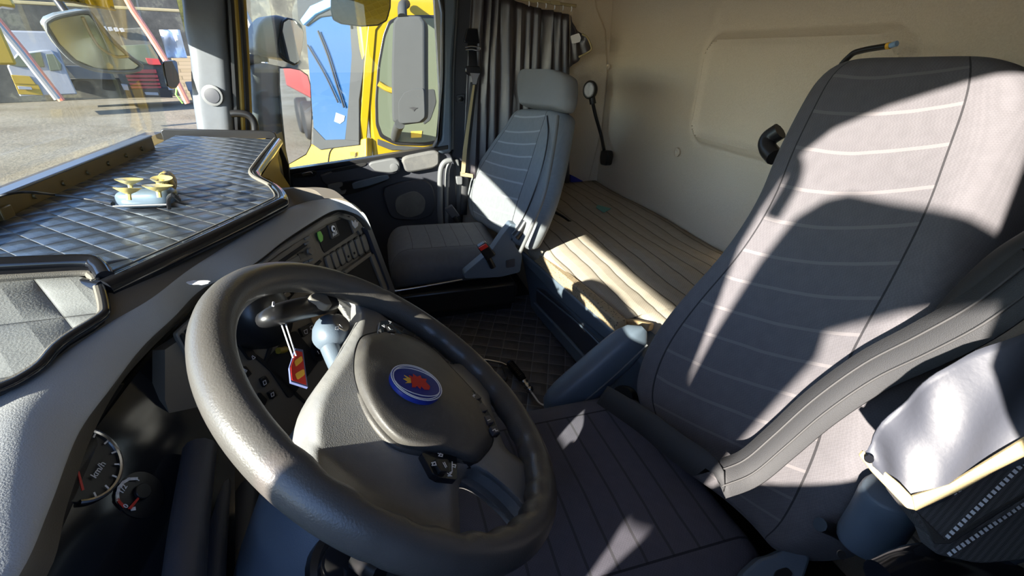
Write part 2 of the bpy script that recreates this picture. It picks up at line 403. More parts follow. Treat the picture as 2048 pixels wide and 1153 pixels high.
def text(name, s, size, c, ax, ay, mat, parent, extrude=.0003):
    cu = bpy.data.curves.new(name, 'FONT'); cu.body = s; cu.size = size; cu.align_x = 'CENTER'; cu.align_y = 'CENTER'; cu.extrude = extrude; cu.resolution_u = 3
    tmp = bpy.data.objects.new(name, cu); COL.objects.link(tmp); dg = bpy.context.evaluated_depsgraph_get(); dg.update()
    me = bpy.data.meshes.new_from_object(tmp.evaluated_get(dg)); bpy.data.objects.remove(tmp)
    ax = V(ax).normalized(); ay = V(ay).normalized(); az = ax.cross(ay)
    vs = [V(c)+ax*v.co.x+ay*v.co.y+az*v.co.z for v in me.vertices]; fs = [tuple(p.vertices) for p in me.polygons]
    bpy.data.meshes.remove(me)
    return mk(name, vs, fs, mat, parent, smooth=False)
def join_meshes(name, chunks, mat, parent, **kw):
    vs, fs = [], []
    for v, f in chunks:
        o = len(vs); vs += v; fs += [tuple(i+o for i in q) for q in f]
    return mk(name, vs, fs, mat, parent, **kw)
def line_chunks(lines, w, off, n):
    """thin raised strokes lying on a plane: list of polylines"""
    out = []
    n = V(n).normalized()
    for L in lines:
        for a, b in zip(L, L[1:]):
            a, b = V(a)+n*off, V(b)+n*off; t = (b-a)
            if t.length < 1e-6: continue
            s = t.normalized().cross(n)*w/2; t = t.normalized()*w/2
            out.append(([a-t-s, a-t+s, b+t+s, b+t-s], [(0,1,2,3)]))
    return out

# ================================================================== cab shell
ZG = -.95
XW = 2.12       # passenger door inner face
YR = -1.08      # rear wall
o = box('floor', (-.1, -1.12, -.02), (2.25, .95, .02), 'black_soft', bevel=0, kind='structure')
o = box('ceiling', (-.14, -1.14, 1.66), (2.28, .80, 1.70), 'felt', bevel=0, kind='structure')
# rear wall with a raised, rounded frame pressed into it
x0, x1, z0, z1 = .80, 1.475, .985, 1.305
def sdbox(x, z, rr=.07):
    cx, cz, hx, hz = (x0+x1)/2, (z0+z1)/2, (x1-x0)/2-rr, (z1-z0)/2-rr
    dx, dz = abs(x-cx)-hx, abs(z-cz)-hz
    return math.hypot(max(dx, 0), max(dz, 0))+min(max(dx, dz), 0)-rr
rows = []
for i in range(300):
    z = .02+1.64*i/299; r_ = []
    for j in range(420):
        x = -.1+2.34*j/419; d = sdbox(x, z)
        h = .014*math.exp(-((d+.012)/.014)**2) + (.006 if d < -.012 else 0) - .006*math.exp(-((d-.012)/.010)**2)
        h += .010*math.sin(x*2.6+z*1.7)*math.cos(z*3.1)
        h += .006*math.exp(-((x-1.46)**2+(z-1.36)**2)/.0009)
        r_.append((x, YR+h, z))
    rows.append(r_)
wr = grid('wall_rear', rows, 'felt', uv=False, kind='structure')
wr.modifiers.new('solid', 'SOLIDIFY').thickness = -.03
for p_, r_ in (((1355, 305), .016), ((1190, 322), .012), ((1217, 134), .011)):
    c = U(*p_, Y=YR+.012); disc('stud', c, (0, 1, 0), r_, .006, 'felt', wr); disc('stud_cap', c+V((0, .006, 0)), (0, 1, 0), r_*.5, .003, 'felt', wr)
# side wall behind the passenger door, its front edge rounded
sw = struct('wall_right')
pts = px([(1120, -60), (1188, -60), (1196, 15), (1214, 60), (1218, 150), (1206, 260), (1180, 362), (1172, 400), (1120, 420)], X=2.19)
poly_slab('side_panel', pts, .03, 'felt', sw, bevel=.012)
box('upper_wall', (2.2, -1.12, 0), (2.25, -.30, 1.68), 'felt', sw, bevel=0)
# driver side: opening whose outline shows in the light on the driver's seat
wl = struct('wall_left')
def wall_with_hole(name, X, th, outer, inner, mat, parent):
    n = len(inner); oy0, oy1, oz0, oz1 = outer; cy = sum(p[0] for p in inner)/n; cz = sum(p[1] for p in inner)/n
    O = []
    for (y, z) in inner:
        dy, dz = y-cy, z-cz
        t = min([(oy1-cy)/dy if dy > 1e-6 else 1e9, (oy0-cy)/dy if dy < -1e-6 else 1e9, (oz1-cz)/dz if dz > 1e-6 else 1e9, (oz0-cz)/dz if dz < -1e-6 else 1e9])
        O.append((cy+dy*t, cz+dz*t))
    vs = [(X, y, z) for y, z in inner]+[(X, y, z) for y, z in O]+[(X+th, y, z) for y, z in inner]+[(X+th, y, z) for y, z in O]
    fs = []
    for i in range(n):
        j = (i+1) % n
        fs += [(i, j, n+j, n+i), (2*n+i, 2*n+j, 3*n+j, 3*n+i), (i, j, 2*n+j, 2*n+i)]
    return mk(name, vs, fs, mat, parent, smooth=False)
hole = [(-.125, 1.13), (-.09, 1.115), (-.03, 1.085), (.02, 1.045), (.14, 1.02), (.27, 1.0), (.36, .95), (.43, .90), (.49, .895), (.505, 1.1), (.54, 1.3), (.52, 1.43), (.48, 1.54), (.437, 1.622), (.37, 1.648), (.27, 1.645), (.1, 1.622), (0, 1.60), (-.05, 1.585), (-.05, 1.3), (-.052, 1.22), (-.09, 1.17)]
hole = [(v.x, v.y) for v in resample([(a, b, 0) for a, b in hole]+[(-.125, 1.13, 0)], 400)[:-1]]
wall_with_hole('side_wall', -.13, .04, (-1.12, .60, -.02, 1.72), hole, 'door', wl)
# corners of the shell
fc = struct('trim_1')
mk('left_pillar', [V((x, y+dy, z)) for z, dy in ((.86, .03), (1.70, -.03)) for x, y in ((-.125, .505), (-.075, .50), (-.052, .56), (-.062, .625), (-.10, .65), (-.12, .60))], [(0,1,2,3,4,5), (6,7,8,9,10,11)]+[(i, (i+1) % 6, (i+1) % 6+6, i+6) for i in range(6)], 'pillar', fc, bevel=.008)
box('front_wall', (-.12, .80, -.02), (2.25, .86, .96), 'dashdark', fc, bevel=0)
# windscreen
w1 = poly_slab('window_1', [(-.11, .74, .95), (2.13, .74, .95), (2.13, .69, 1.66), (-.11, .69, 1.66)], .004, 'glass', kind='structure')
vz = thing('sun_visor', 'smoked olive external sun visor over the top of the windscreen', 'sun visor', (1.1, .79, 1.37))
poly_slab('visor_blade', [(-.15, .79, 1.372), (.6, .80, 1.378), (1.5, .80, 1.378), (2.14, .79, 1.372), (2.14, .775, 1.60), (-.15, .775, 1.60)], .004, 'smoke', vz)
poly_slab('visor_top', [(-.15, .80, 1.385), (2.14, .80, 1.385), (2.14, .79, 1.72), (-.15, .79, 1.72)], .006, 'visor', vz, n=(0, -1, 0))
tube('visor_edge', [(-.15, .79, 1.370), (.6, .80, 1.376), (1.5, .80, 1.376), (2.14, .79, 1.370)], .003, 'trim_beige', vz)

# ================================================================== passenger door
d1 = struct('door_1', (XW, 0, .1))
DX = dict(X=XW)
# lower panel, kept under the sloping sill
sill = [(500, 357), (575, 345), (740, 322), (897, 296)]
P = px(sill, **DX); P = P+[V((XW, P[-1].y-.03, .80)), V((XW, -.33, .12)), V((XW, .74, .12)), V((XW, .74, .80))]
poly_slab('door_panel', P, .07, 'door', d1, bevel=.008)
P = px([(500, 352), (575, 340), (740, 316), (897, 290), (897, 299), (740, 326), (575, 350), (500, 362)], X=XW-.012)
poly_slab('sill_trim', P, .05, 'black', d1, bevel=.004)
# rear window frame and header
poly_slab('frame', px([(884, -60), (918, -60), (905, 140), (904, 305), (880, 310), (866, 297), (882, 280), (887, 140)], X=XW-.01), .06, 'bluegrey', d1, bevel=.012)
poly_slab('window_seal', px([(868, -60), (884, -60), (890, 20), (889, 150), (884, 270), (876, 292), (866, 297), (877, 276), (883, 150), (884, 25)], X=XW-.015), .05, 'black', d1, bevel=.005)
w2 = poly_slab('window_2', [(XW+.05, .60, .70), (XW+.05, -.38, .82), (XW+.05, -.38, 1.62), (XW+.05, .52, 1.62)], .004, 'glass_clear', kind='structure')
# arm rest and pull
poly_slab('arm_rest', px([(640, 350), (700, 334), (785, 318), (797, 330), (800, 345), (770, 354), (690, 366), (655, 374), (642, 362)], .25, X=XW-.03), .035, 'door', d1, bevel=.006)
poly_slab('arm_rest_top', px([(660, 340), (735, 325), (730, 333), (665, 346)], .3, X=XW-.034), .01, 'void', d1, bevel=.002)
poly_slab('arm_rest_cap', px([(733, 327), (790, 316), (800, 326), (800, 340), (785, 347), (752, 345)], .3, X=XW-.035), .03, 'door_lt', d1, bevel=.005)
disc('round_button', U(788, 335, X=XW-.0355), (-1, 0, 0), .017, .003, 'door_lt', d1)
poly_slab('pull_pocket', px([(652, 370), (690, 364), (775, 350), (778, 358), (770, 364), (720, 384), (690, 391), (668, 391), (658, 382)], .25, X=XW-.025), .03, 'void', d1, bevel=.004)
poly_slab('pull_handle', px([(654, 370), (684, 364), (686, 372), (678, 376), (682, 383), (693, 380), (690, 389), (670, 391), (658, 380)], .3, X=XW-.04), .02, 'door_lt', d1, bevel=.005)
poly_slab('pull_shelf', px([(703, 366), (775, 349), (780, 358), (740, 372), (706, 380)], .25, X=XW-.042), .02, 'bluegrey', d1, bevel=.004)
poly_slab('door_pad', px([(800, 315), (868, 301), (880, 306), (880, 330), (868, 338), (812, 348)], .3, X=XW-.028), .03, 'doorpad', d1, bevel=.01)
poly_slab('speaker_cover', px([(762, 378), (800, 365), (848, 358), (866, 372), (873, 405), (865, 432), (835, 442), (780, 440)], .35, X=XW-.015), .02, 'door', d1, bevel=.006)
poly_slab('speaker_grille', px([(790, 395), (830, 380), (852, 398), (848, 428), (815, 438), (790, 425)], .4, X=XW-.018), .01, 'doorpad', d1, bevel=.003)
sp_ = poly_slab('switch_plate', px([(585, 349), (625, 341), (635, 345), (628, 354), (588, 357)], .3, X=XW-.02), .01, 'black', d1, bevel=.003)
poly_slab('window_switch', px([(603, 347), (622, 343), (626, 347), (620, 352), (604, 353)], .3, X=XW-.028), .01, 'chrome', sp_, bevel=.003)
tube('grab_bar', px([(888, 478), (881, 440), (880, 390), (881, 345), (888, 326), (903, 320)], X=XW-.06), .012, 'door_lt', d1)
# pillar behind the door
t2 = struct('trim_2', (2.15, -.4, .1))
poly_slab('pillar_cover', px([(912, -60), (962, -60), (950, 100), (944, 240), (930, 350), (925, 470), (893, 470), (897, 330), (903, 300), (906, 150)], X=2.15), .05, 'door', t2, bevel=.01)
poly_slab('pillar_edge', px([(914, -60), (921, -60), (909, 150), (908, 300), (903, 300), (904, 150)], X=2.135), .02, 'door_lt', t2, bevel=.003)
poly_slab('felt_strip', px([(948, -60), (962, -60), (955, 40), (953, 60), (945, 60)], X=2.14), .01, 'felt', t2, bevel=.002)
sl_ = poly_slab('latch_plate', px([(913, 190), (930, 188), (930, 207), (914, 205)], .2, X=2.14), .012, 'door', t2, bevel=.002)
disc('latch_bolt', U(922, 198, X=2.137), (-1, 0, 0), .010, .004, 'black', sl_)
poly_slab('lower_cover', px([(900, 318), (918, 320), (922, 345), (922, 480), (900, 480)], X=2.13), .04, 'door_lt', t2, bevel=.006)
tube('bar', px([(893, 455), (893, 400), (894, 345), (899, 326)], X=2.10), .009, 'door_lt', t2)

# A pillar, passenger side, and the door surround in the truck's yellow
t3 = struct('trim_3', (2.1, .5, .9))
Lp = px([(350, -60), (365, 0), (371, 60), (382, 115), (386, 190), (396, 262), (398, 300)], X=2.10)
Rp = px([(448, -60), (453, 0), (456, 60), (461, 120), (466, 190), (472, 262), (474, 300)], X=2.10)
rows = []
for a, b in zip(cr(Lp, 4), cr(Rp, 4)):
    r_ = []
    for j in range(13):
        t = j/12; h = (1-(2*t-1)**6)*.03; r_.append(a.lerp(b, t)-V((h, 0, 0)))
    rows.append(r_)
grid('pillar_trim', rows, 'pillar', t3, uv=False, solid=.004)
c = U(425, 191, X=2.068); disc('speaker_ring', c, (-1, .15, 0), .036, .006, 'door_lt', t3); disc('speaker_mesh', c-V((.006, 0, 0)), (-1, .15, 0), .026, .003, 'door', t3)
for nm, a, mt, x in (('seal_black', [(452, -60), (460, 0), (468, 130), (475, 262), (476, 300)], 'black', 2.10), ('seal_yellow', [(464, -60), (470, 0), (479, 130), (486, 262), (487, 300)], 'yellow_dim', 2.11), ('seal_dark', [(473, -60), (478, 0), (487, 130), (493, 262), (494, 300)], 'black_soft', 2.12), ('seal_outer', [(479, -60), (485, 0), (493, 130), (499, 262), (500, 300)], 'yellow_dim', 2.135)):
    tube(nm, px(a, X=x), .012 if 'yellow' in nm or 'outer' in nm else .014, mt, t3, flat=1.2)
# grab handle at the foot of the A pillar
gh = tube('grab_handle', px([(462, 228), (475, 227), (492, 229), (503, 236), (509, 248), (511, 268)], X=2.04), lambda t: .013, 'black', None, label='short black curved grab handle at the foot of the windscreen pillar')
tag(gh, 'short black curved grab handle at the foot of the windscreen pillar', 'handle')

# ================================================================== rear wall lamp, curtain, rail
t = thing('reading_lamp', 'black gooseneck reading lamp with a clear head hanging on the rear wall', 'lamp', U(1208, 320, Y=YR+.03))
c1 = U(1180, 180, X=2.13); c2 = U(1207, 318, Y=-1.03)
tube('gooseneck', [U(1184, 200, X=2.12), U(1192, 235, X=2.12), U(1202, 270, X=2.12), U(1208, 300, Y=-1.03)], .008, 'black', t)
LN = V((-.75, .6, .1))
disc('lamp_head', c1-LN*.015, LN, .040, .03, 'black', t, rx=.8, bev=.3)
disc('lens', c1+LN*.012, LN, .030, .012, 'white_paint', t, rx=.75, bev=.3)
tube('head_socket', [U(1183, 192, X=2.125), U(1186, 208, X=2.12)], .015, 'black', t)
poly_slab('foot', px([(1202, 300), (1214, 302), (1216, 312), (1212, 332), (1200, 330), (1199, 315)], .25, Y=-1.03), .03, 'black', t, bevel=.005)

def cloth_rows(A, B, nv, folds, amp, nrm, seed=0, vary=.3):
    """A: top polyline, B: bottom polyline (same count) -> folded cloth rows"""
    rnd_ = random.Random(seed); A = resample(A, folds*8+1); B = resample(B, folds*8+1); ph = [rnd_.uniform(.35, 1.5) for _ in range(folds+1)]
    rows = []
    for i in range(nv+1):
        v = i/nv; r_ = []
        for j, (a, b) in enumerate(zip(A, B)):
            k = j/8; f = math.sin(k*2*PI+1.3*math.sin(k*1.7+seed)+.7*math.sin(v*3+k*.8))*amp*ph[min(folds, int(k))]*(1-vary+vary*math.sin(v*5+k))
            r_.append(a.lerp(b, v)+V(nrm)*f)
        rows.append(r_)
    return rows
ct = thing('cab_curtain', 'dark brown black satin curtain hanging folded beside the passenger seat', 'curtain', (2.1, -.6, .7))
A = px([(945, -40), (1000, -10), (1060, 12), (1142, 30)], X=2.09); B = px([(925, 350), (980, 365), (1060, 372), (1140, 365)], X=2.08)
grid('curtain_cloth', cloth_rows(A, B, 26, 10, .014, (1, .3, 0), 3), 'curtain', ct, uv=False, solid=.002)
poly_slab('curtain_trim', px([(946, 170), (950, 170), (941, 240), (934, 300), (930, 346), (922, 348), (926, 300), (938, 220)], X=2.066), .003, 'trim_beige', ct)
poly_slab('curtain_hem', px([(921, 344), (946, 349), (946, 356), (921, 352)], X=2.068), .003, 'trim_beige', ct)
# bunched corner with a white tag
A = px([(1140, 30), (1152, 60), (1172, 72), (1182, 90)], X=2.08); B = px([(1138, 135), (1150, 128), (1165, 112), (1182, 100)], X=2.08)
grid('bunched_corner', cloth_rows(A, B, 8, 2, .010, (1, 0, .2), 5), 'curtain', ct, uv=False, solid=.002)
poly_slab('white_tag', px([(1141, 72), (1158, 66), (1162, 76), (1160, 84), (1144, 88)], .15, X=2.055), .002, 'white', ct)
tube('corner_edging', px([(1164, 68), (1175, 76), (1183, 98), (1170, 108), (1158, 114)], X=2.055), .004, 'trim_beige', ct)
rl = thing('curtain_rail', 'beige curtain rail with small hooks above the dark curtain', 'rail', (2.09, -.8, 1.4))
tube('rail', px([(960, -35), (1030, -4), (1090, 4), (1152, 12)], X=2.085), .006, 'trim_beige', rl)
poly_slab('clip', px([(1102, 0), (1120, 2), (1121, 11), (1103, 9)], .2, X=2.07), .012, 'trim_beige', rl, bevel=.002)
for i in range(6):
    q = U(1058+17*i, 2+2.2*i, X=2.075); tube('hook', [q, q-V((0, .002, .008)), q-V((0, 0, .018))], .0022, 'white', rl, seg=6, smooth_n=2)

# passenger seat belt on the pillar
pb = thing('passenger_seat_belt', 'black seat belt hanging with metal tongue on the passenger pillar', 'seat belt', (2.1, -.42, .7))
XB = 2.075
poly_slab('guide', px([(935, 56), (955, 57), (958, 72), (960, 86), (953, 88), (936, 87), (928, 84), (931, 70)], .25, X=XB), .025, 'gloss_black', pb, bevel=.006)
poly_slab('strap', px([(935, 84), (954, 86), (953, 104), (956, 138), (938, 138), (936, 104)], X=XB-.005), .004, 'gloss_black', pb, bevel=.001)
tube('buckle_loop', px([(930, 95), (944, 93), (960, 96), (957, 101), (944, 99), (931, 100)], X=XB-.008), .003, 'chrome', pb)
poly_slab('tongue_grip', px([(931, 132), (960, 132), (962, 148), (956, 152), (938, 152), (931, 146)], .25, X=XB-.006), .012, 'gloss_black', pb, bevel=.003)
poly_slab('tongue', px([(940, 146), (960, 147), (955, 158), (953, 169), (945, 168), (944, 158)], X=XB-.01), .003, 'chrome', pb)
ribbon('lower_strap', px([(948, 165), (940, 230), (933, 300), (930, 360), (927, 430)], X=2.075), .03, 'web', pb, wdir=(0, 1, .1))
poly_slab('lower_anchor', px([(912, 354), (925, 354), (925, 370), (914, 370)], .2, X=2.05), .02, 'door_lt', pb, bevel=.003)

# ================================================================== bunk
bk = thing('bunk_bed', 'bunk bed with brown cloth cover behind the seats along the rear wall', 'bed', (1.3, -.8, .02))
front = [U(*p, Z=.655) for p in [(1040, 478), (1060, 470), (1100, 505), (1160, 560), (1215, 608), (1250, 640), (1300, 645)]]
front = [V((2.17, -.60, .655)), V((1.85, -.58, .655))]+[V((max(.5, p.x), p.y, .655)) for p in front[1:]]+[V((.2, -.66, .655))]
F_ = resample(cr(front, 5), 60); rows = []
for i, a in enumerate(F_):
    b = V((a.x, YR+.02, .672)); r_ = [V((a.x, a.y+.004, .585)), V((a.x, a.y+.012, .62)), V((a.x, a.y+.006, .645))]
    for j in range(16):
        t = j/15; p = V((a.x, a.y, .655)).lerp(b, t); p.z += .010*math.sin(t*PI)+.004*math.sin(a.x*9+t*6)-(.006 if j == 0 else 0); r_.append(p)
    rows.append(r_)
grid('mattress', rows, 'bedcloth', bk, uv=False, solid=.006)
poly_slab('bed_board', px([(1041, 478), (1231, 641), (1233, 672), (1150, 598), (1045, 503)], Y=-.505), .03, 'perf', bk, bevel=.005)
poly_slab('corner_cap', px([(1229, 640), (1262, 640), (1300, 648), (1296, 665), (1262, 656), (1240, 655), (1236, 676), (1229, 668)], p=(.92, -.50, .6), n=(-.5, .8, .3)), .03, 'tan', bk, bevel=.005)
bb = poly_slab('bunk_base', px([(1040, 500), (1240, 675), (1300, 740), (1260, 860), (1165, 745), (1062, 622), (1052, 560)], Y=-.515), .45, 'bluegrey', bk, bevel=.012)
poly_slab('upper_ledge', px([(1041, 503), (1235, 672), (1232, 700), (1170, 648), (1105, 590), (1048, 528)], Y=-.50), .02, 'bluegrey', bb, bevel=.006)
poly_slab('recess', px([(1072, 574), (1090, 580), (1205, 688), (1230, 730), (1210, 745), (1160, 700), (1072, 606)], .15, Y=-.511), .006, 'door', bb, bevel=.004)
tube('recess_rib', px([(1070, 607), (1110, 650), (1156, 700), (1200, 752)], Y=-.507), .006, 'bluegrey', bb)
tube('lower_rib', px([(1074, 580), (1120, 617), (1165, 655), (1215, 705)], Y=-.507), .003, 'bluegrey', bb)
tube('bed_piping', [U(*p, Z=.668) for p in [(1088, 416), (1105, 422), (1125, 433), (1140, 444)]], .007, 'black', bk, flat=.7)
cb = poly_slab('teal_scrap', px([(1195, 410), (1222, 417), (1208, 425), (1192, 415)], Z=.684), .002, plain('teal', (.10,.32,.30), .6)); tag(cb, 'scrap of teal film lying on the bunk cover', 'scrap')
bl_ = poly_slab('blue_bag', px([(1141, 350), (1150, 354), (1172, 366), (1150, 368), (1141, 366)], .2, X=2.17), .02, plain('royal blue', (.02,.03,.35), .6), bevel=.003); tag(bl_, 'edge of a royal blue bag in the far corner of the bunk', 'bag')

# ================================================================== floor mat
box('floor_tunnel', (.76, -.56, .0), (1.98, .30, .355), 'black_soft', struct('trim_4'), bevel=.01)
mt = mk('floor_mat', [(.78, -.555, .368), (1.62, -.555, .368), (1.62, .28, .368), (.78, .28, .368), (.78, -.555, .356), (1.62, -.555, .356), (1.62, .28, .356), (.78, .28, .356)], [(0,1,2,3),(4,7,6,5),(0,4,5,1),(1,5,6,2),(2,6,7,3),(3,7,4,0)], 'quilt_mat', smooth=False)
tag(mt, 'black diamond quilted floor mat between the two seats', 'floor mat')
ah = thing('air_hose', 'black coiled air hose with metal coupling and thin wire on the quilted mat', 'hose', U(1040, 750, Z=.37))
Zm = .382
tube('hose', [U(*p, Z=Zm) for p in [(935, 705), (955, 718), (975, 721), (1000, 726), (1012, 731), (1024, 737)]], .0055, 'chrome', ah)
P = [U(*p, Z=Zm) for p in [(1020, 731), (1032, 744), (1044, 760)]]; cc = []
for i in range(97):
    t = i/96; q = P[0].lerp(P[2], t); a = t*12*2*PI; d = (P[2]-P[0]).normalized(); s = V((-d.y, d.x, 0)); cc.append(q+s*.011*math.cos(a)+V((0, 0, .011*math.sin(a)+.006)))
tube('coil', cc, .0028, 'gloss_black', ah, seg=6, smooth_n=0)
tube('coil_core', [P[0]+V((0, 0, .008)), P[2]+V((0, 0, .008))], .008, 'black_soft', ah)
tube('coupling', [U(*p, Z=Zm+.01) for p in [(1047, 762), (1054, 772), (1062, 783)]], lambda t: .009-.003*math.cos(t*18), 'chrome', ah, smooth_n=8)
tube('wire', [U(*p, Z=Zm) for p in [(1062, 783), (1070, 795), (1078, 806), (1088, 811), (1102, 812), (1110, 822)]], .0028, 'white', ah)
tube('hose_stub', [U(*p, Z=Zm) for p in [(1005, 733), (1010, 745), (1013, 757), (1008, 767)]], .004, 'black_soft', ah)

# ================================================================== passenger seat
ps = thing('passenger_chair', 'grey cloth passenger seat with separate headrest, facing forward', 'seat', (1.7, -.2, .05))
# cushion
def cushion(name, x0, x1, y0, y1, ztop, zbot, mat, parent, nose=.07, tilt=.03, dish=.012, n=18, m=13, power=.32):
    rings = []; uvs = []
    for i in range(n+1):
        t = i/n; e = min(1, (1-abs(2*t-1)**7)) ; y = y0+(y1-y0)*t   # y0 rear -> y1 front
        topz = ztop-tilt*(1-t)-(nose*max(0, (t-.82)/.18)**2.2); hz = (topz-zbot)
        if i in (0, n): s = .82; inset = .02
        else: s = 1; inset = 0
        ring = []
        prof = []
        for j in range(m):   # top, from x0 to x1
            u = j/(m-1); prof.append((u, 1-.0*u))
        for u, _ in prof:
            edge = abs(2*u-1)**5; z = topz-edge*hz*.28-dish*(1-abs(2*u-1)**2)+.010*math.exp(-((abs(2*u-1)-.72)/.14)**2)
            ring.append(V((x0+(x1-x0)*u, y, z if s == 1 else zbot+(z-zbot)*.7))); uvs.append((u, t))
        for u, k in ((1.03, .62), (1.03, .35), (.97, .05), (.75, 0), (.5, 0), (.25, 0), (.03, .05), (-.03, .35), (-.03, .62)):
            ring.append(V((x0+(x1-x0)*u, y, zbot+hz*k))); uvs.append((u, t))
        rings.append(ring)
    return loft(name, rings, mat, parent, uvs=uvs, sub=1)
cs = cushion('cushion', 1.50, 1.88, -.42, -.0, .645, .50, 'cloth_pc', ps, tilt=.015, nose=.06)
PB, PN = V((0, -.38, .6)), V((0, .6, .2))
def back_rows(name, L, Rr, p, n, thick, mat, parent, bol=.03, bolv=(0, .75), m=15, sub=1):
    """seat back: L/R are pixel edges from bottom to top on the seat-back plane"""
    n = V(n).normalized(); L = cr([pl(*q, p, n) for q in L], 4); Rr = cr([pl(*q, p, n) for q in Rr], 4); rings = []; uvs = []
    L = resample(L, 26); Rr = resample(Rr, 26)
    for i, (a, b) in enumerate(zip(L, Rr)):
        v = i/25; e = 1-.45*max(0, (v-.93)/.07)**2-.4*max(0, (.05-v)/.05)**2
        k = bol*max(0, 1-max(0, (v-bolv[1])/.2)) if v > bolv[1] else bol
        ring = []
        for j in range(m):
            u = j/(m-1); w = abs(2*u-1); h = k*(w**2.2)*(1 if w < .82 else max(0, 1-((w-.82)/.18)**2)) - thick*.22*w**8 - (1-e)*thick
            ring.append(a.lerp(b, u)+n*h); uvs.append((u, v))
        for u, hh in ((1.015, .5), (1.0, .85), (.85, 1), (.5, 1.05), (.15, 1), (0, .85), (-.015, .5)):
            ring.append(a.lerp(b, u)-n*thick*hh*(e*.9+.1)); uvs.append((u, v))
        rings.append(ring)
    return loft(name, rings, mat, parent, uvs=uvs, sub=sub)
back_rows('backrest', [(942, 440), (930, 395), (938, 350), (970, 300), (1003, 255), (1018, 226), (1035, 210)], [(1035, 500), (1060, 450), (1082, 390), (1098, 320), (1108, 260), (1112, 228), (1105, 214)], PB, PN, .09, 'cloth_pass', ps, bol=.02)
n_ = PN.normalized()
back_rows('headrest', [(1032, 208), (1027, 190), (1026, 165), (1029, 145), (1040, 135)], [(1106, 218), (1116, 195), (1119, 165), (1117, 145), (1105, 136)], PB+n_*.02, PN, .085, 'cloth_mid', ps, bol=.0)
tube('backrest_piping', [pl(*q, PB+n_*.0, PN) for q in [(1040, 505), (1064, 452), (1088, 390), (1103, 320), (1112, 262), (1115, 232)]], .006, 'door_lt', ps)
poly_slab('side_bracket', px([(928, 548), (985, 500), (1005, 470), (1022, 448), (1046, 452), (1030, 492), (1045, 512), (1040, 545), (1000, 555), (930, 558)], .12, X=1.42), .04, 'bluegrey', ps, bevel=.008)
poly_slab('bracket_label', px([(1012, 522), (1030, 518), (1030, 534), (1013, 537)], .15, X=1.417), .004, 'door', ps, bevel=.001)
tube('recline_lever', px([(1030, 474), (1042, 460), (1052, 444)], X=1.38), .016, 'black', ps)
bu = thing('belt_buckle', 'black seat belt buckle with red button beside the passenger seat', 'buckle', U(972, 515, X=1.42))
poly_slab('buckle_body', px([(955, 496), (972, 485), (992, 510), (974, 523)], .12, X=1.40), .025, 'black', bu, bevel=.003)
poly_slab('red_button', px([(957, 497), (972, 488), (977, 494), (962, 503)], .1, X=1.395), .006, 'red', bu, bevel=.002)
tube('stalk', px([(976, 515), (986, 535)], X=1.42), .010, 'black', bu)
b2 = thing('lap_belt_buckle', 'dark grey lap belt buckle on the door side of the passenger seat', 'buckle', U(905, 440, X=1.98))
poly_slab('buckle_body', px([(890, 420), (905, 412), (920, 432), (905, 440)], .12, X=1.95), .03, 'door', b2, bevel=.003)
tube('stalk', px([(908, 434), (920, 452), (935, 462)], X=1.95), .010, 'black', b2)
box('seat_pan', (1.47, -.44, .42), (1.90, -.02, .505), 'black', ps, bevel=.01)
dbx = box('storage_base', (1.53, -.44, .36), (1.90, -.02, .425), 'black', ps, bevel=.008)
poly_slab('drawer', px([(905, 590), (1035, 568), (1035, 590), (905, 614)], .08, X=1.525), .01, 'dashdark', dbx, bevel=.003)
poly_slab('drawer_pull', px([(958, 596), (990, 590), (988, 596), (962, 602)], .2, X=1.515), .01, 'bluegrey', dbx, bevel=.002)
tube('rail', px([(790, 583), (840, 575), (925, 560)], X=1.46), .004, 'chrome', ps)
tube('side_seam', [pl(*q, PB+n_*.004, PN) for q in [(1012, 500), (1045, 440), (1070, 380), (1088, 320), (1096, 270), (1094, 232)]], .0022, 'black', ps, seg=6)

# ================================================================== driver's seat
ds = thing('driver_chair', 'large dark cloth driver seat with grey armrest, sun falling across its backrest', 'seat', (.5, -.3, .05))
DB, DN = V((0, -.42, .55)), V((0, .7, .3))
dn = DN.normalized()
Lb = [(1385, 960), (1315, 875), (1268, 800), (1262, 755), (1290, 680), (1350, 600), (1440, 500), (1498, 400), (1532, 300), (1575, 212), (1612, 148), (1650, 108), (1700, 84)]
Rb = [(1540, 1120), (1640, 1110), (1770, 990), (1800, 900), (1850, 740), (1915, 590), (1975, 440), (2015, 300), (2040, 210), (2048, 145), (2036, 112), (2005, 94), (1960, 82)]
back_rows('backrest', Lb, Rb, DB, DN, .12, 'cloth', ds, bol=.035, bolv=(0, .62), sub=2, m=19)
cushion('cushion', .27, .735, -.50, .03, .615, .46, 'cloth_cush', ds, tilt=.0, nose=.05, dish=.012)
# arm rest folded along the seat
a0, a1 = V((.785, -.315, .50)), V((.785, -.535, .70)); ad = (a1-a0).normalized(); an = V((0, ad.z, -ad.y)); an = V((1, 0, 0)).cross(ad); ax_ = V((1, 0, 0))
rings = []
for i in range(15):
    t = i/14; e = math.sqrt(max(.05, 1-abs(2*t-1)**6)); c = a0.lerp(a1, t); w = (.030+.004*math.sin(t*PI))*e; h = (.050-.012*t)*e
    rings.append([c+ax_*w*math.copysign(abs(math.cos(a))**.6, math.cos(a))+an*h*math.copysign(abs(math.sin(a))**.6, math.sin(a)) for a in [2*PI*k/20 for k in range(20)]])
ar = loft('armrest', rings, 'bluegrey', ds)
tube('armrest_seam', [a0+V((-.031, 0, 0))+an*.008+ad*.02, a0.lerp(a1, .5)+V((-.036, 0, 0))+an*.010, a1+V((-.031, 0, 0))+an*.012-ad*.02], .002, 'door_lt', ar, seg=6)
box('seat_base', (.30, -.46, .05), (.72, -.02, .46), 'black', ds, bevel=.02)
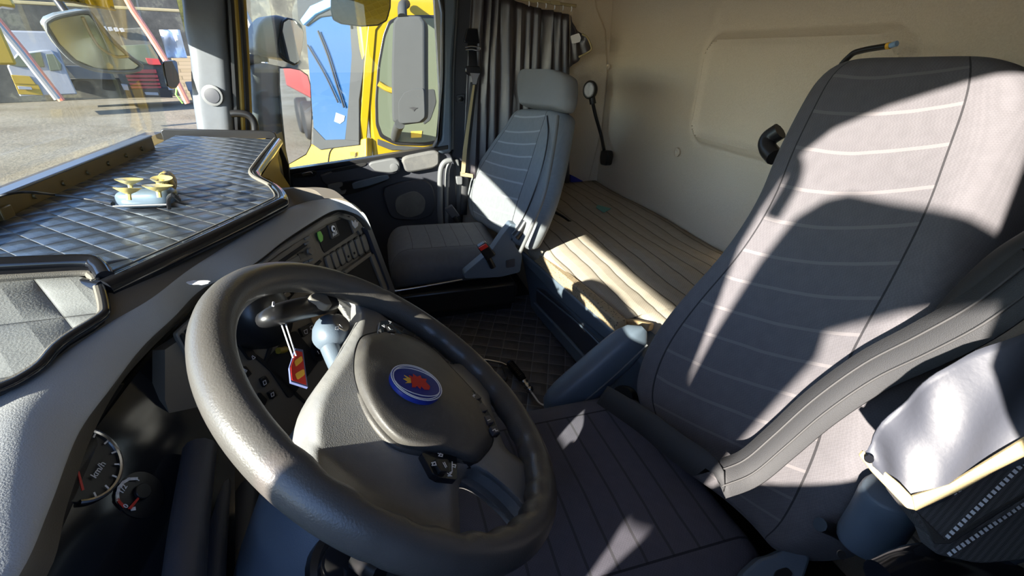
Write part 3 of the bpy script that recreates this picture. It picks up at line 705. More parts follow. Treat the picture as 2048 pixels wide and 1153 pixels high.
poly_slab('side_cover', px([(1485, 1150), (1520, 1118), (1545, 1112), (1580, 1096), (1606, 1100), (1622, 1118), (1605, 1170), (1560, 1230), (1480, 1200)], .2, p=(.26, -.40, .62), n=(-.5, .3, .8)), .03, 'bluegrey', ds, bevel=.008)
poly_slab('cover_hole', px([(1552, 1142), (1575, 1135), (1588, 1150), (1560, 1175), (1545, 1160)], .3, p=(.258, -.40, .623), n=(-.5, .3, .8)), .004, 'black', ds, bevel=.001)
rc = tube('recliner_cover', [U(1795, 975, X=.235), U(1765, 1030, X=.235), U(1722, 1095, X=.235)], lambda t: .036*min(1, .55+.45*math.sqrt(min(1, (1-t)*9)))*min(1, .55+.45*math.sqrt(min(1, t*9))), 'bluegrey', ds, seg=20, flat=.8, bevel=.006)
disc('screw', U(1682, 1110, X=.195), (-.6, .4, .7), .004, .002, 'black', rc)
tube('pivot', px([(1640, 1050), (1668, 1062), (1690, 1075)], X=.26), .008, 'black', ds)
tube('adjusting_lever', px([(1760, 1160), (1840, 1128), (1920, 1128), (2005, 1150), (2080, 1190)], X=.16), .016, 'gloss_black', ds, seg=16, flat=1.1)
tube('lever_pivot', px([(1985, 1120), (2020, 1105), (2070, 1090)], X=.17), .012, 'bluegrey', ds)
tube('back_bolster_seam', [pl(*q, DB+dn*.003, DN) for q in [(1355, 860), (1350, 780), (1400, 690), (1470, 600), (1540, 480)]], .0012, 'black', ds, seg=6)
tube('backrest_knob', [pl(*q, DB-dn*.06, DN) for q in [(1560, 262), (1538, 278), (1535, 296), (1550, 315)]], .016, 'black', ds)

sb = thing('driver_seat_belt', 'grey webbing seat belt lying across the driver seat back and cushion', 'seat belt', pl(1470, 940, DB, DN))
def D(x, y, off): return pl(x, y, DB+dn*off, DN)
pth = [D(2075, 545, .10), D(1960, 630, .085), D(1850, 690, .075), D(1740, 745, .065), D(1640, 815, .06), D(1560, 885, .055), D(1500, 935, .06), D(1445, 958, .085)]
wd = [(D(2075+20, 545+32, .10)-pth[0]), (D(1980, 662, .085)-pth[1]), (D(1872, 722, .075)-pth[2]), (D(1762, 777, .065)-pth[3]), (D(1665, 845, .06)-pth[4]), (D(1585, 912, .055)-pth[5]), (D(1520, 970, .06)-pth[6]), (D(1450, 990, .085)-pth[7])]
ribbon('shoulder_strap', pth, .050, 'web', sb, wdir=wd, n=6)
for s_ in (-.010, .010):
    tube('woven_stripe', [p+w.normalized()*s_+dn*.003 for p, w in zip(pth, wd)], .0022, 'web_lt', sb, seg=6, flat=.5)
CZ = .628
pth2 = [pth[-1]+V((0, 0, .0)), D(1395, 925, .09), D(1340, 885, .09), D(1290, 845, .085), D(1240, 812, .08), D(1205, 790, .075)]
wd2 = [wd[-1]]+[(D(x+14, y-22, .09)-D(x, y, .09)) for x, y in [(1395, 925), (1340, 885), (1290, 845), (1240, 812), (1205, 790)]]
ribbon('lap_strap', pth2, .046, 'web', sb, wdir=wd2, n=6)
tube('belt_sleeve', [D(2090, 480, .07), D(2010, 530, .065), D(1935, 600, .06), D(1888, 655, .055)], .022, 'black_soft', sb, seg=14, flat=.7)
tube('sleeve_tip', [D(2060, 570, .04), D(1985, 620, .045), D(1900, 672, .05)], .020, 'bluegrey', sb, seg=14)
b3 = thing('driver_belt_buckle', 'blue grey belt buckle between armrest and driver seat back', 'buckle', U(1190, 815, X=.74))
poly_slab('buckle_body', px([(1172, 812), (1192, 802), (1208, 815), (1206, 830), (1190, 838)], .12, X=.745), .02, 'bluegrey', b3, bevel=.003)
tube('buckle_stalk', px([(1205, 822), (1225, 835)], X=.74), .012, 'black', b3)
disc('recliner_wheel', D(1252, 800, -.03), (-.3, .8, .5), .030, .02, 'black', b3)

# ================================================================== things at the driver's door, right edge
cp = thing('driver_side_curtain', 'grey blue satin curtain corner with beige webbing border, driver door side', 'curtain', (.2, -.5, .8))
CPt, CN = V((.20, -.42, .95)), V((-.75, .45, .50))
P_ = lambda pts, off=0: [pl(a, b, CPt+CN.normalized()*off, CN) for a, b in pts]
A = P_([(1722, 912), (1740, 870), (1790, 815), (1880, 745), (1960, 700), (2060, 660)]); B = P_([(1832, 1020), (1880, 1000), (1930, 975), (1990, 950), (2050, 925), (2090, 905)])
A = resample(A, 26); B = resample(B, 26); rows = []
for i in range(17):
    v = i/16; rows.append([a.lerp(b, v)+CN.normalized()*(.006*math.sin(j*.9+v*2.5)*(1-v)**1.6*math.exp(-j*.09)+.004*math.sin(v*7+j*.3)) for j, (a, b) in enumerate(zip(A, B))])
grid('satin_cloth', rows, 'satin', cp, uv=False, solid=.002)
poly_slab('webbing_side', P_([(1720, 912), (1728, 902), (1748, 925), (1800, 968), (1826, 995), (1832, 1022), (1815, 1018), (1745, 945)], .006), .004, 'trim_beige', cp, bevel=.001)
poly_slab('webbing_bottom', P_([(1826, 993), (1900, 970), (1990, 915), (2060, 872), (2070, 905), (1990, 945), (1930, 980), (1832, 1024)], .006), .004, 'trim_beige', cp, bevel=.001)
disc('snap_fastener', P_([(1737, 918)], .012)[0], CN, .0035, .002, 'gloss_black', cp)
pd = thing('stitched_side_pad', 'dark mesh cloth pad with white dashed stitching below the satin curtain', 'pad', (.2, -.5, .7))
QP = CPt-CN.normalized()*.012
poly_slab('upper_pad', [pl(a.x, a.y, QP, CN) for a in rnd([(1790, 985, 0), (1835, 1020, 0), (2070, 900, 0), (2070, 990, 0), (1990, 1045, 0), (1890, 1080, 0), (1860, 1075, 0)], .2)], .02, 'mesh', pd, bevel=.005)
poly_slab('lower_pad', [pl(a.x, a.y, QP-CN.normalized()*.012, CN) for a in rnd([(1850, 1060, 0), (2070, 985, 0), (2070, 1120, 0), (1960, 1130, 0), (1870, 1110, 0)], .2)], .02, 'mesh', pd, bevel=.005)
poly_slab('seam_tape', [pl(a, b, QP+CN.normalized()*.001, CN) for a, b in [(1832, 1022), (1870, 1090), (1900, 1090), (2070, 985), (2070, 975), (1890, 1080)]], .003, 'dashdark', pd, bevel=.001)
def dashes(a, b, cnt, w, off):
    a, b = pl(*a, QP+CN.normalized()*off, CN), pl(*b, QP+CN.normalized()*off, CN); out = []
    s = (b-a).normalized(); q = CN.normalized().cross(s)
    for i in range(cnt):
        c = a.lerp(b, (i+.5)/cnt); l = (b-a).length/cnt*.30
        out.append(([c-s*l-q*w, c+s*l-q*w, c+s*l+q*w, c-s*l+q*w], [(0,1,2,3)]))
    return out
join_meshes('white_stitches', dashes((1892, 1078), (2060, 915), 20, .0016, .003)+dashes((1905, 990), (2050, 898), 16, .0012, .0035)+dashes((1895, 1112), (2060, 1000), 18, .0016, -.008), 'white', pd, smooth=False, solid=.0006)
# dark seat side behind the belt, right edge
sc_ = thing('storage_net_panel', 'dark padded panel behind the driver seat at the right edge', 'panel', (.25, -.75, .4))
box('pad', (.02, -.98, .35), (.22, -.86, 1.12), 'curtain', sc_, bevel=.03)
tube('hanging_strap', [V((.24, -.80, 1.15)), V((.23, -.80, 1.0)), V((.22, -.80, .8))], .012, 'black', sc_)
hs = thing('hose_end', 'black hose end with brass ring and blue plug above the driver seat', 'hose', (.96, -1.04, 1.2))
tube('hose', [U(*p, Y=-.93) for p in [(1700, 220), (1675, 150), (1700, 112), (1725, 101), (1776, 92)]], .0055, 'black', hs)
tube('ring', [U(*p, Y=-.93) for p in [(1774, 92.5), (1781, 91)]], .006, 'orange', hs, smooth_n=1)
tube('plug', [U(*p, Y=-.93) for p in [(1781, 91), (1794, 87)]], .005, plain('pale blue plug', (.25,.4,.6), .3), hs, smooth_n=1)

# ================================================================== steering wheel
WC = V((.498, .001, .864)); wt = .683
wn = V((0, -math.sin(wt), math.cos(wt))); wa = V((1, 0, 0)); wb = wn.cross(wa)
def WP(a, b, h=0): return WC+wa*a+wb*b+wn*h
def wpx(x, y, h=0): return pl(x, y, WC+wn*h, wn)
sw_ = thing('steering_wheel', 'worn black leather steering wheel with grey hub and round blue emblem', 'steering wheel', WC)
vs, fs = [], []; NS, NR = 144, 20
for i in range(NS):
    th = 2*PI*i/NS; rr = .0205; dgr = math.degrees(th)
    seam = any(abs((dgr-s+180) % 360-180) < 1.3 for s in (8, 25, 308, 254, 171, 190))
    for j in range(NR):
        ph = 2*PI*j/NR; q = rr-(.0012 if seam else 0)
        if (140 < dgr < 250 or dgr > 255 and dgr < 330) and math.cos(ph-2.9) > .2 or (260 < dgr < 350 and math.cos(ph-PI) > .3): q += .0022*math.sin(th*30)*max(0, math.cos(ph-PI))
        vs.append(WP(math.cos(th)*(.226+q*math.cos(ph)), math.sin(th)*(.226+q*math.cos(ph)), q*1.05*math.sin(ph)))
for i in range(NS):
    for j in range(NR): fs.append((i*NR+j, ((i+1) % NS)*NR+j, ((i+1) % NS)*NR+(j+1) % NR, i*NR+(j+1) % NR))
mk('rim', vs, fs, 'leather', sw_)
sp = [(.222, .095), (.185, .082), (.150, .066), (.10, .070), (.04, .082), (-.05, .108), (-.10, .116), (-.15, .112), (-.20, .098), (-.218, .06), (-.225, .0), (-.216, -.04), (-.18, -.052), (-.145, -.058), (-.118, -.07), (-.102, -.09), (-.105, -.115), (-.125, -.145), (-.150, -.168), (-.10, -.202), (-.045, -.222), (-.04, -.19), (-.03, -.166), (.02, -.164), (.065, -.168), (.09, -.180), (.12, -.192), (.155, -.172), (.178, -.142), (.15, -.120), (.128, -.10), (.140, -.05), (.158, -.01), (.178, .012), (.2, .020), (.223, .028)]
sp2 = [(p.x, p.y) for p in cr([(a, b, 0) for a, b in sp], 3, closed=True)]
def reproj(a, b, h):
    P = WC+wa*a+wb*b; d = P-EYE; t = (h-(EYE-WC).dot(wn))/d.dot(wn); q = EYE+d*t-WC; return q.dot(wa), q.dot(wb)
def crown(x, y):
    r = math.hypot(x-.03, y+.06); return .022-.24*(math.hypot(r, .03)-.03)
def shell(name, outline, hfun, mat, parent, thick):
    """triangulated plate with a curved top"""
    P2 = [V((a, b, 0)) for a, b in outline]; L = resample(P2+[P2[0]], max(40, int(sum((P2[i]-P2[i-1]).length for i in range(len(P2)))/.004)))[:-1]
    k = len(L); xs = [p.x for p in L]; ys = [p.y for p in L]
    def inside(x, y):
        c = False; q = L[-1]
        for p in L:
            if (p.y > y) != (q.y > y) and x < (q.x-p.x)*(y-p.y)/(q.y-p.y)+p.x: c = not c
            q = p
        return c
    pts = [p.to_2d() for p in L]; st = .0045; gy = 0; y = min(ys)
    while y < max(ys):
        x = min(xs)+(st/2 if gy % 2 else 0)
        while x < max(xs):
            if inside(x, y) and min((p.x-x)**2+(p.y-y)**2 for p in L) > (st*.6)**2: pts.append(V((x, y)))
            x += st
        y += st*.87; gy += 1
    vo, eo, fo, *_r = geometry.delaunay_2d_cdt(pts, [(i, (i+1) % k) for i in range(k)], [], 1, 1e-6)
    vo = [(v.x, v.y) for v in vo]; fo = [tuple(f) for f in fo if inside(sum(vo[i][0] for i in f)/len(f), sum(vo[i][1] for i in f)/len(f))]
    top = [(x, y, hfun(x, y, math.sqrt(min((p.x-x)**2+(p.y-y)**2 for p in L)))) for x, y in vo]
    top = [(*reproj(x, y, h), h) for x, y, h in top]
    m = len(top); vs = [WP(*t) for t in top]+[WP(x, y, h-thick) for x, y, h in top]
    fs = fo; fs2 = [tuple(i+m for i in reversed(q)) for q in fs]; cnt = {}
    for f in fs:
        for a, b in zip(f, f[1:]+f[:1]): cnt[(min(a, b), max(a, b))] = cnt.get((min(a, b), max(a, b)), 0)+1
    be = [e for e, c in cnt.items() if c == 1]
    return mk(name, vs, fs+fs2+[(a, b, b+m, a+m) for a, b in be], mat, parent)
def hub_h(x, y, d):
    rad = math.hypot(x, y+.02); k = max(0, min(1, (rad-.19)/.035)); base = crown(x, y)*(1-k)-.010*k
    return base-.014*max(0, 1-d/.014)**2
shell('spokes', sp2, hub_h, 'hub', sw_, .030)
ab = [(.112, .036), (.085, .056), (.058, .064), (.02, .068), (-.02, .066), (-.06, .054), (-.088, .036), (-.104, .012), (-.101, -.02), (-.092, -.05), (-.086, -.092), (-.062, -.118), (-.024, -.144), (.02, -.149), (.063, -.146), (.09, -.128), (.118, -.103), (.148, -.075), (.157, -.045), (.153, -.018), (.138, .015)]
ab2 = [(p.x, p.y) for p in cr([(a, b, 0) for a, b in ab], 3, closed=True)]
shell('airbag_gap', [(a*1.018-.0005, (b+.04)*1.018-.04) for a, b in ab2], lambda x, y, d: crown(x, y)+.0015, 'void', sw_, .01)
shell('airbag_cover', ab2, lambda x, y, d: crown(x, y)+.011-.009*max(0, 1-d/.016)**2, 'airbag', sw_, .012)
# emblem: blue disc, pale rings, red griffin head with a yellow crown
ec0 = wpx(832, 768, 0)-WC; ea, eb = ec0.dot(wa), ec0.dot(wb); eh = crown(ea, eb)+.011; ec = wpx(832, 768, eh)
en = (wn-wa*((crown(ea+.01, eb)-crown(ea-.01, eb))/.02)-wb*((crown(ea, eb+.01)-crown(ea, eb-.01))/.02)).normalized(); E_ = ec+en*.0021
em = disc('emblem', ec-en*.004, en, .0335, .0062, 'blue', sw_, seg=40, up=(0, 0, 1), ry=1.0)
EX = (wa-en*wa.dot(en)).normalized(); EY = en.cross(EX)
def EQ(x, y, h=.0008): return E_+EX*x+EY*y+en*h
ringc = []
for rad in (.033, .0305): ringc += line_chunks([[EQ(rad*math.cos(a), rad*math.sin(a)) for a in [2*PI*i/40 for i in range(41)]]], .0011, 0, en)
ringc += line_chunks([[EQ(s*(.006+.019*math.cos(a)), .029*math.sin(a)) for a in [-1.35+2.7*i/20 for i in range(21)]] for s in (1, -1)], .0011, .0002, en)
join_meshes('emblem_rings', ringc, 'white', em, smooth=False, solid=.0004)
gr = [(-.010, -.015), (-.003, -.017), (.004, -.012), (.011, -.014), (.009, -.007), (.015, -.006), (.010, -.001), (.014, .004), (.007, .004), (.009, .010), (.002, .008), (-.002, .011), (-.006, .007), (-.014, .008), (-.012, .003), (-.008, .001), (-.013, -.003), (-.007, -.005), (-.012, -.009)]
poly_slab('griffin', [EQ(a, b, .0014) for a, b in gr], .0008, 'red', em, n=en)
poly_slab('crown', [EQ(a, b, .0016) for a, b in [(-.006, .0085), (.003, .0085), (.006, .0165), (.002, .012), (-.0015, .018), (-.005, .012), (-.009, .016)]], .0008, 'orange', em, n=en)
# button pads
def pad(name, pts, h=.004, bevel=.002):
    return poly_slab(name, [wpx(a.x, a.y, h) for a in rnd([(a, b, 0) for a, b in pts], .12)], .008, 'gloss_black', sw_, bevel=bevel)
p1 = pad('phone_button_pad', [(760, 642), (778, 641), (815, 680), (755, 668)])
poly_slab('button', [wpx(a.x, a.y, .008) for a in rnd([(771, 649, 0), (783, 648, 0), (795, 664, 0), (777, 664, 0)], .25)], .005, 'black', p1, bevel=.001)
def marks(name, lines, h, parent, w=.0011, mat='white'):
    return join_meshes(name, line_chunks([[wpx(x, y, h) for x, y in L] for L in lines], w, .0003, wn), mat, parent, smooth=False, solid=.0003)
marks('phone_symbols', [[(764, 652), (768, 650), (769, 655), (764, 652)], [(777, 655), (781, 660), (785, 660)], [(778, 643), (783, 645), (780, 647)], [(782, 668), (788, 670), (785, 673), (782, 668)]], .0085, p1)
p2 = pad('cruise_button_pad', [(843, 905), (875, 907), (914, 912), (915, 960), (880, 956), (866, 948)])
poly_slab('button', [wpx(a.x, a.y, .009) for a in rnd([(869, 917, 0), (898, 918, 0), (897, 943, 0), (882, 943, 0), (875, 930, 0)], .2)], .006, 'black', p2, bevel=.0015)
marks('cruise_symbols', [[(876, 908), (885, 910), (884, 914), (877, 913), (881, 908)], [(863, 927), (870, 925), (872, 931), (864, 932), (866, 926)], [(905, 930), (911, 931), (910, 936), (905, 934)], [(904, 925), (904, 944), (899, 947)], [(895, 948), (903, 953), (896, 953), (903, 947)], [(886, 927), (891, 936)], [(889, 926), (893, 934)]], .0095, p2)
p3 = pad('radio_button_pad', [(934, 776), (950, 784), (975, 820), (1002, 868), (985, 868), (962, 830)], h=.013)
for a, b in (((946, 786), (957, 798)), ((958, 806), (970, 822)), ((971, 830), (982, 846)), ((983, 851), (994, 866))):
    poly_slab('button', [wpx(x, y, .018) for x, y in [(a[0]-2, a[1]+3), (a[0]+8, a[1]), (b[0]+7, b[1]-2), (b[0]-5, b[1]+2)]], .006, 'door', p3, bevel=.001)
for L in ([(945, 793), (950, 791), (947, 790), (948, 795)], [(975, 842), (980, 840)], [(985, 862), (990, 859), (991, 863), (995, 862)]): marks('radio_symbol', [L], .0195, p3)

# steering column with its stalks
sc = thing('steering_column', 'blue grey steering column cowl with stalks behind the wheel', 'steering column', (.49, .12, .2))
rings = []
for c, rx_, ry_ in ((WC-wn*.045, .085, .075), (WC-wn*.10, .095, .085), (V((.47, .10, .72)), .115, .10), (V((.45, .15, .58)), .13, .11), (V((.44, .20, .40)), .15, .12), (V((.44, .24, .10)), .17, .13)):
    d = wn if c.z > .75 else V((0, -.35, .9)).normalized(); bb_ = d.cross(wa)
    rings.append([c+wa*rx_*math.cos(a)+bb_*ry_*math.sin(a) for a in [2*PI*k/28 for k in range(28)]])
loft('cowl', rings, 'bluegrey', sc, sub=1)
ki = disc('key_barrel', wpx(690, 1140, -.16), V((-.3, -.55, .8)), .045, .02, 'black', sc, bev=.3)
disc('key_slot_ring', wpx(690, 1140, -.14), V((-.3, -.55, .8)), .030, .012, 'gloss_black', ki, bev=.3)
tube('key', [wpx(715, 1120, -.12), wpx(735, 1135, -.11), wpx(760, 1150, -.10)], .011, 'black', ki)
tube('retarder_arm', [wpx(525, 640, -.05), wpx(550, 632, -.035), wpx(600, 618, -.035), wpx(640, 610, -.03), wpx(664, 606, -.028)], lambda t: .0125+.007*math.sin(t*3.0), 'black', sc, seg=14, flat=.8)
poly_slab('stalk_cap', [wpx(a.x, a.y, -.012) for a in rnd([(620, 590, 0), (632, 583, 0), (655, 590, 0), (666, 610, 0), (655, 611, 0), (622, 596, 0)], .2)], .012, 'panel_lt', sc, bevel=.003)  # pale colour paints the sunlight on the end of the stalk
poly_slab('stalk_mark', [wpx(a, b, -.018) for a, b in [(546, 603), (550, 604), (549, 612), (545, 611)]], .002, 'white', sc)
kn = tube('gear_stalk', [wpx(690, 760, -.07), wpx(672, 722, -.065), wpx(660, 695, -.06)], .014, 'bluegrey', sc, seg=14)
dome('gear_knob', wpx(662, 664, -.05)-wn*.012, wa, wb, circ(.032, 24, 1, .8), [(.7, -.01), (.95, .002), (1, .012), (.95, .02), (.8, .027), (.5, .032)], 'bluegrey', kn)
dome('knob_face', wpx(668, 664, -.05)+wn*.0, wa, wb, circ(.022, 20, 1, .7), [(1, .010), (.95, .020), (.7, .022)], 'panel', kn)
marks('knob_symbol', [[(671, 655), (677, 653), (676, 660), (671, 659)], [(679, 650), (684, 655)]], -.0255, kn)
# hanging shield air freshener on a white cord
af = thing('hanging_air_freshener', 'red and yellow five sided cardboard air freshener with blue edge hanging from the stalk', 'air freshener', wpx(600, 735, -.05))
HF = -.05
sh = [(591, 697), (606, 700), (616, 775), (582, 764), (579, 735)]
bk_ = poly_slab('backing_card', [wpx(a, b, HF) for a, b in sh], .003, plain('card blue edge', (.10,.12,.25), .5), af)
c_ = (597, 735); sh2 = [(c_[0]+(a-c_[0])*.84, c_[1]+(b-c_[1])*.87) for a, b in sh]
fr_ = poly_slab('red_face', [wpx(a, b, HF+.0008) for a, b in sh2], .001, 'red', bk_)
poly_slab('yellow_band', [wpx(a.x, a.y, HF+.0014) for a in rnd([(589, 722, 0), (603, 712, 0), (606, 722, 0), (592, 734, 0)], .25)], .0006, 'orange', fr_)
poly_slab('yellow_band', [wpx(a.x, a.y, HF+.0014) for a in rnd([(590, 748, 0), (608, 738, 0), (610, 750, 0), (595, 760, 0)], .25)], .0006, 'orange', fr_)
for a, b in (((557, 632), (586, 716)), ((566, 632), (592, 712))): tube('cord', [wpx(*a, -.035), wpx((a[0]+b[0])/2, (a[1]+b[1])/2, -.043), wpx(*b, HF+.003)], .0009, 'white', af, seg=6)

# ================================================================== dashboard
db = thing('dashboard', 'curved grey dashboard with instruments, switch panel and radio', 'dashboard', (.9, .35, .2))
crest = [(-120, 1330), (31, 1140), (95, 1000), (153, 856), (219, 766), (281, 687), (344, 628), (406, 569), (498, 527), (571, 473), (644, 427), (676, 415), (705, 421), (727, 434), (742, 454)]
zc = [.93]*11+[.93, .925, .915, .90]
C0 = [U(*p, Z=z) for p, z in zip(crest, zc)]
fwd = [(-420, 900), (-150, 800), (-40, 790), (40, 765), (130, 705), (220, 645), (300, 600), (380, 540), (470, 480), (560, 425), (600, 408), (640, 402), (675, 402), (700, 408), (722, 425)]
F0 = [U(*p, Z=.958 if p[0] < 600 else .945) for p in fwd]
low = [(-60, 1330), (95, 1150), (135, 1010), (185, 870), (240, 770), (300, 700), (362, 640), (425, 582), (510, 535), (582, 482), (650, 436), (680, 424), (702, 430), (719, 442), (732, 460)]
L0 = [U(*p, Z=z-.028) for p, z in zip(low, zc)]
C1, F1, L1 = resample(cr(C0, 5), 80), resample(cr(F0, 5), 80), resample(cr(L0, 5), 80)
C1, F1, L1 = cr(C0, 6), cr(F0, 6), cr(L0, 6)
rows = []
wallr = [V((p.x*1.0, p.y+.03, .99)) for p in F1]
deep = [V((p.x, p.y+.10, .97)) for p in F1]
for t in (0, .15, .3, .45, .6, .72, .82, .9, .95, .985):
    rows.append([f.lerp(c, t)+V((0, 0, .012*math.sin(t*PI)**.8-.004*t)) for f, c in zip(F1, C1)])
rows.append([c+V((0, 0, -.006)) for c in C1]); rows.append([c.lerp(l, .35)+V((0, 0, -.006)) for c, l in zip(C1, L1)])
for t in (.7, 1): rows.append([c.lerp(l, t)+V((0, 0, -.003*(1-t))) for c, l in zip(C1, L1)])
nch = len(rows[0])-1; nrw = len(rows)-1
grid('hood', rows, None, db, uv=False, mats=['dash', 'dashband'], fmat=[1 if k//nch >= 10 else 0 for k in range(nch*nrw)])
L2 = L1[:44]
grid('hood_inner', [L2, [l+V((.01, .012, -.01)) for l in L2], [l+V((.01, .05, -.02)) for l in L2]], 'dashdark', db, uv=False)
grid('under_shelf', [[V((f.x, f.y-.002, f.z)) for f in F1], [V((f.x+.01, f.y+.03, .975)) for f in F1], [V((f.x+.02, f.y+.07, .975)) for f in F1]], plain('brown grey dash plinth', (.13,.11,.085), .6, grain=.3), db, uv=False)
# paint loss on the hood
def flake(name, c, r_, seed):
    q = random.Random(seed); pts = []
    for i in range(16):
        a = 2*PI*i/16; pts.append((c[0]+r_[0]*math.cos(a)*q.uniform(.6, 1.1), c[1]+r_[1]*math.sin(a)*q.uniform(.6, 1.1)))
    poly_slab(name, px(pts, Z=.9545), .0008, 'white', db)
flake('paint_chip', (397, 565), (27, 5), 3); flake('paint_chip', (286, 603), (6, 3), 9)
# switch panel plane
A0 = V((.82, .22, .93)); Pa = V((.923, -.385, 0)).normalized(); Pd = V((.02, -.17, -1)).normalized(); Pn = Pa.cross(Pd).normalized()
if Pn.dot(EYE-A0) < 0: Pn = -Pn
PA = A0-Pn*.012
def pp(pts, off=0, rr=0): return [pl(v.x, v.y, PA+Pn*off, Pn) for v in (rnd([(a, b, 0) for a, b in pts], rr) if rr else [V((a, b, 0)) for a, b in pts])]
pn = poly_slab('switch_panel', pp([(420, 640), (480, 560), (560, 495), (640, 445), (676, 424), (702, 431), (720, 445), (733, 465), (786, 582), (770, 592), (700, 640), (620, 850), (420, 1100), (330, 800), (330, 700)]), .02, 'panel', db)
poly_slab('panel_side', pp([(733, 455), (742, 453), (790, 580), (788, 592), (772, 596), (768, 588), (780, 578)], .014, .1), .03, 'door', db, bevel=.005)
poly_slab('panel_frame', pp([(655, 436), (680, 428), (702, 436), (718, 450), (726, 466), (722, 470), (710, 452), (698, 441), (680, 435), (640, 456), (560, 507), (530, 530), (525, 525), (560, 498)], .006), .01, 'panel_lt', db, bevel=.001)
rd = poly_slab('radio', pp([(530, 530), (620, 466), (628, 480), (641, 520), (560, 580), (520, 560)], .004), .012, 'panel', db, bevel=.002)
poly_slab('cassette_slot', pp([(545, 532), (612, 486), (615, 491), (550, 538)], .006), .003, 'void', rd)
poly_slab('display', pp([(560, 532), (600, 510), (604, 518), (566, 541)], .006), .003, 'panel_lt', rd)
poly_slab('display_frame', pp([(596, 508), (606, 503), (612, 515), (602, 520)], .0065), .003, 'black', rd)
kb = disc('volume_knob', pp([(618, 503)], .006)[0], Pn, .008, .007, 'panel_lt', rd); disc('knob_cap', pp([(618, 503)], .014)[0], Pn, .005, .003, 'panel', kb)
for x, y in ((615, 475), (614, 486), (622, 520), (612, 524)): poly_slab('key', pp([(x-4, y+1), (x+4, y-3), (x+5, y+1), (x-3, y+5)], .008), .003, 'bluegrey' if y > 500 else 'door_lt', rd)
bx = poly_slab('storage_slot', pp([(633, 466), (662, 448), (698, 432), (703, 440), (709, 466), (650, 506), (646, 500)], .002, .06), .004, 'void', db)
poly_slab('green_tag', pp([(635, 465), (641, 462), (646, 472), (646, 481), (642, 485), (638, 478)], .006, .2), .002, 'green', bx)
tl = poly_slab('socket_tile', pp([(656, 451), (671, 444), (680, 471), (664, 479)], .006, .1), .005, 'dashdark', db, bevel=.001)
cc_ = pp([(666, 458)], .008)[0]; disc('socket_ring', cc_, Pn, .0075, .002, 'white', tl); disc('socket_hole', cc_+Pn*.0015, Pn, .0035, .002, 'void', tl)
text('aux_label', 'AUX', .011, pp([(670, 468)], .0085)[0], Pa, -Pd, 'white', tl)
vt = poly_slab('emblem_tile', pp([(698, 438), (706, 432), (716, 441), (721, 456), (709, 468)], .006, .1), .005, 'panel', db, bevel=.001)
poly_slab('horned_symbol', pp([(704, 441), (708, 446), (711, 440), (714, 446), (717, 443), (716, 452), (711, 457), (706, 450)], .008), .002, 'white', vt)
for i in range(7):
    t = i/6; x, y = 660+(731-660)*t, 527+(486-527)*t; hh = 17+2*t; w = 5.2; sx_, sy_ = .32, 1
    P2 = [(x-w-sx_*hh, y-hh+4), (x+w-sx_*hh, y-hh-3), (x+w+sx_*hh, y+hh-4), (x-w+sx_*hh, y+hh+3)]
    s1 = poly_slab('switch', pp(P2, .004, .25), .006, 'black', db, bevel=.001)
    P3 = [((a-x)*.78+x, (b-y)*.86+y) for a, b in P2]; poly_slab('switch_face', pp(P3, .007, .25), .006, 'panel_lt', s1, bevel=.001)
    if i in (3, 4): disc('switch_lens', pp([(x+1, y+7)], .0075)[0], Pn, .003, .002, 'void', s1, seg=10)
cm = poly_slab('open_compartment', pp([(694, 545), (744, 510), (773, 583), (752, 596), (700, 605)], .002, .05), .004, 'void', db)
poly_slab('compartment_lip', pp([(741, 512), (748, 507), (780, 580), (771, 588)], .008), .012, 'panel_lt', cm, bevel=.002)
poly_slab('compartment_shelf', pp([(688, 543), (742, 504), (745, 511), (693, 549)], .010), .014, 'panel', cm, bevel=.002)
# tiles, switches and dials seen through the wheel
poly_slab('tile_seam', pp([(480, 690), (484, 688), (530, 722), (570, 600), (640, 520), (644, 523), (575, 604), (535, 728), (640, 830), (636, 832), (528, 730)], .003), .003, 'void', db)
for q in ([(530, 725), (590, 660), (640, 720), (580, 800)],): poly_slab('cable_tray', pp(q, .003, .1), .004, 'void', db)
tube('brass_plug', pp([(556, 702), (566, 701), (571, 699)], .008), .006, 'yellow_dim', db)
tiles = [([(478, 690), (492, 684), (515, 712), (502, 722)], [(505, 712), (511, 716), (506, 719), (504, 714)]), ([(484, 738), (492, 732), (505, 748), (496, 756)], [(487, 738), (494, 742), (492, 745)]),
         ([(522, 758), (533, 752), (540, 765), (530, 776)], [(526, 764), (531, 761), (533, 768), (528, 771)]), ([(538, 786), (548, 780), (554, 792), (545, 800)], [(542, 788), (547, 785), (548, 792), (543, 794)]),
         ([(600, 658), (618, 650), (624, 664), (608, 676)], [(608, 662), (614, 659), (615, 667), (610, 668)]), ([(615, 652), (626, 645), (632, 658), (622, 666)], [(620, 654), (625, 651), (626, 658), (621, 659)]),
         ([(560, 590), (575, 580), (583, 590), (568, 600)], [(566, 590), (572, 586)]), ([(582, 578), (598, 570), (603, 580), (590, 588)], [(588, 578), (594, 575)]), ([(616, 592), (630, 588), (634, 600), (622, 606)], [(622, 595), (628, 596)])]
for q, mk_ in tiles:
    s1 = poly_slab('rocker_switch', pp(q, .006, .15), .006, 'black', db, bevel=.0012)
    join_meshes('symbol', line_chunks([pp(mk_+[mk_[0]], .0075)], .0012, 0, Pn), 'white', s1, smooth=False, solid=.0003)
s1 = poly_slab('rocker_switch', pp([(515, 800), (520, 785), (535, 800), (530, 812)], .006, .15), .004, 'black', db)
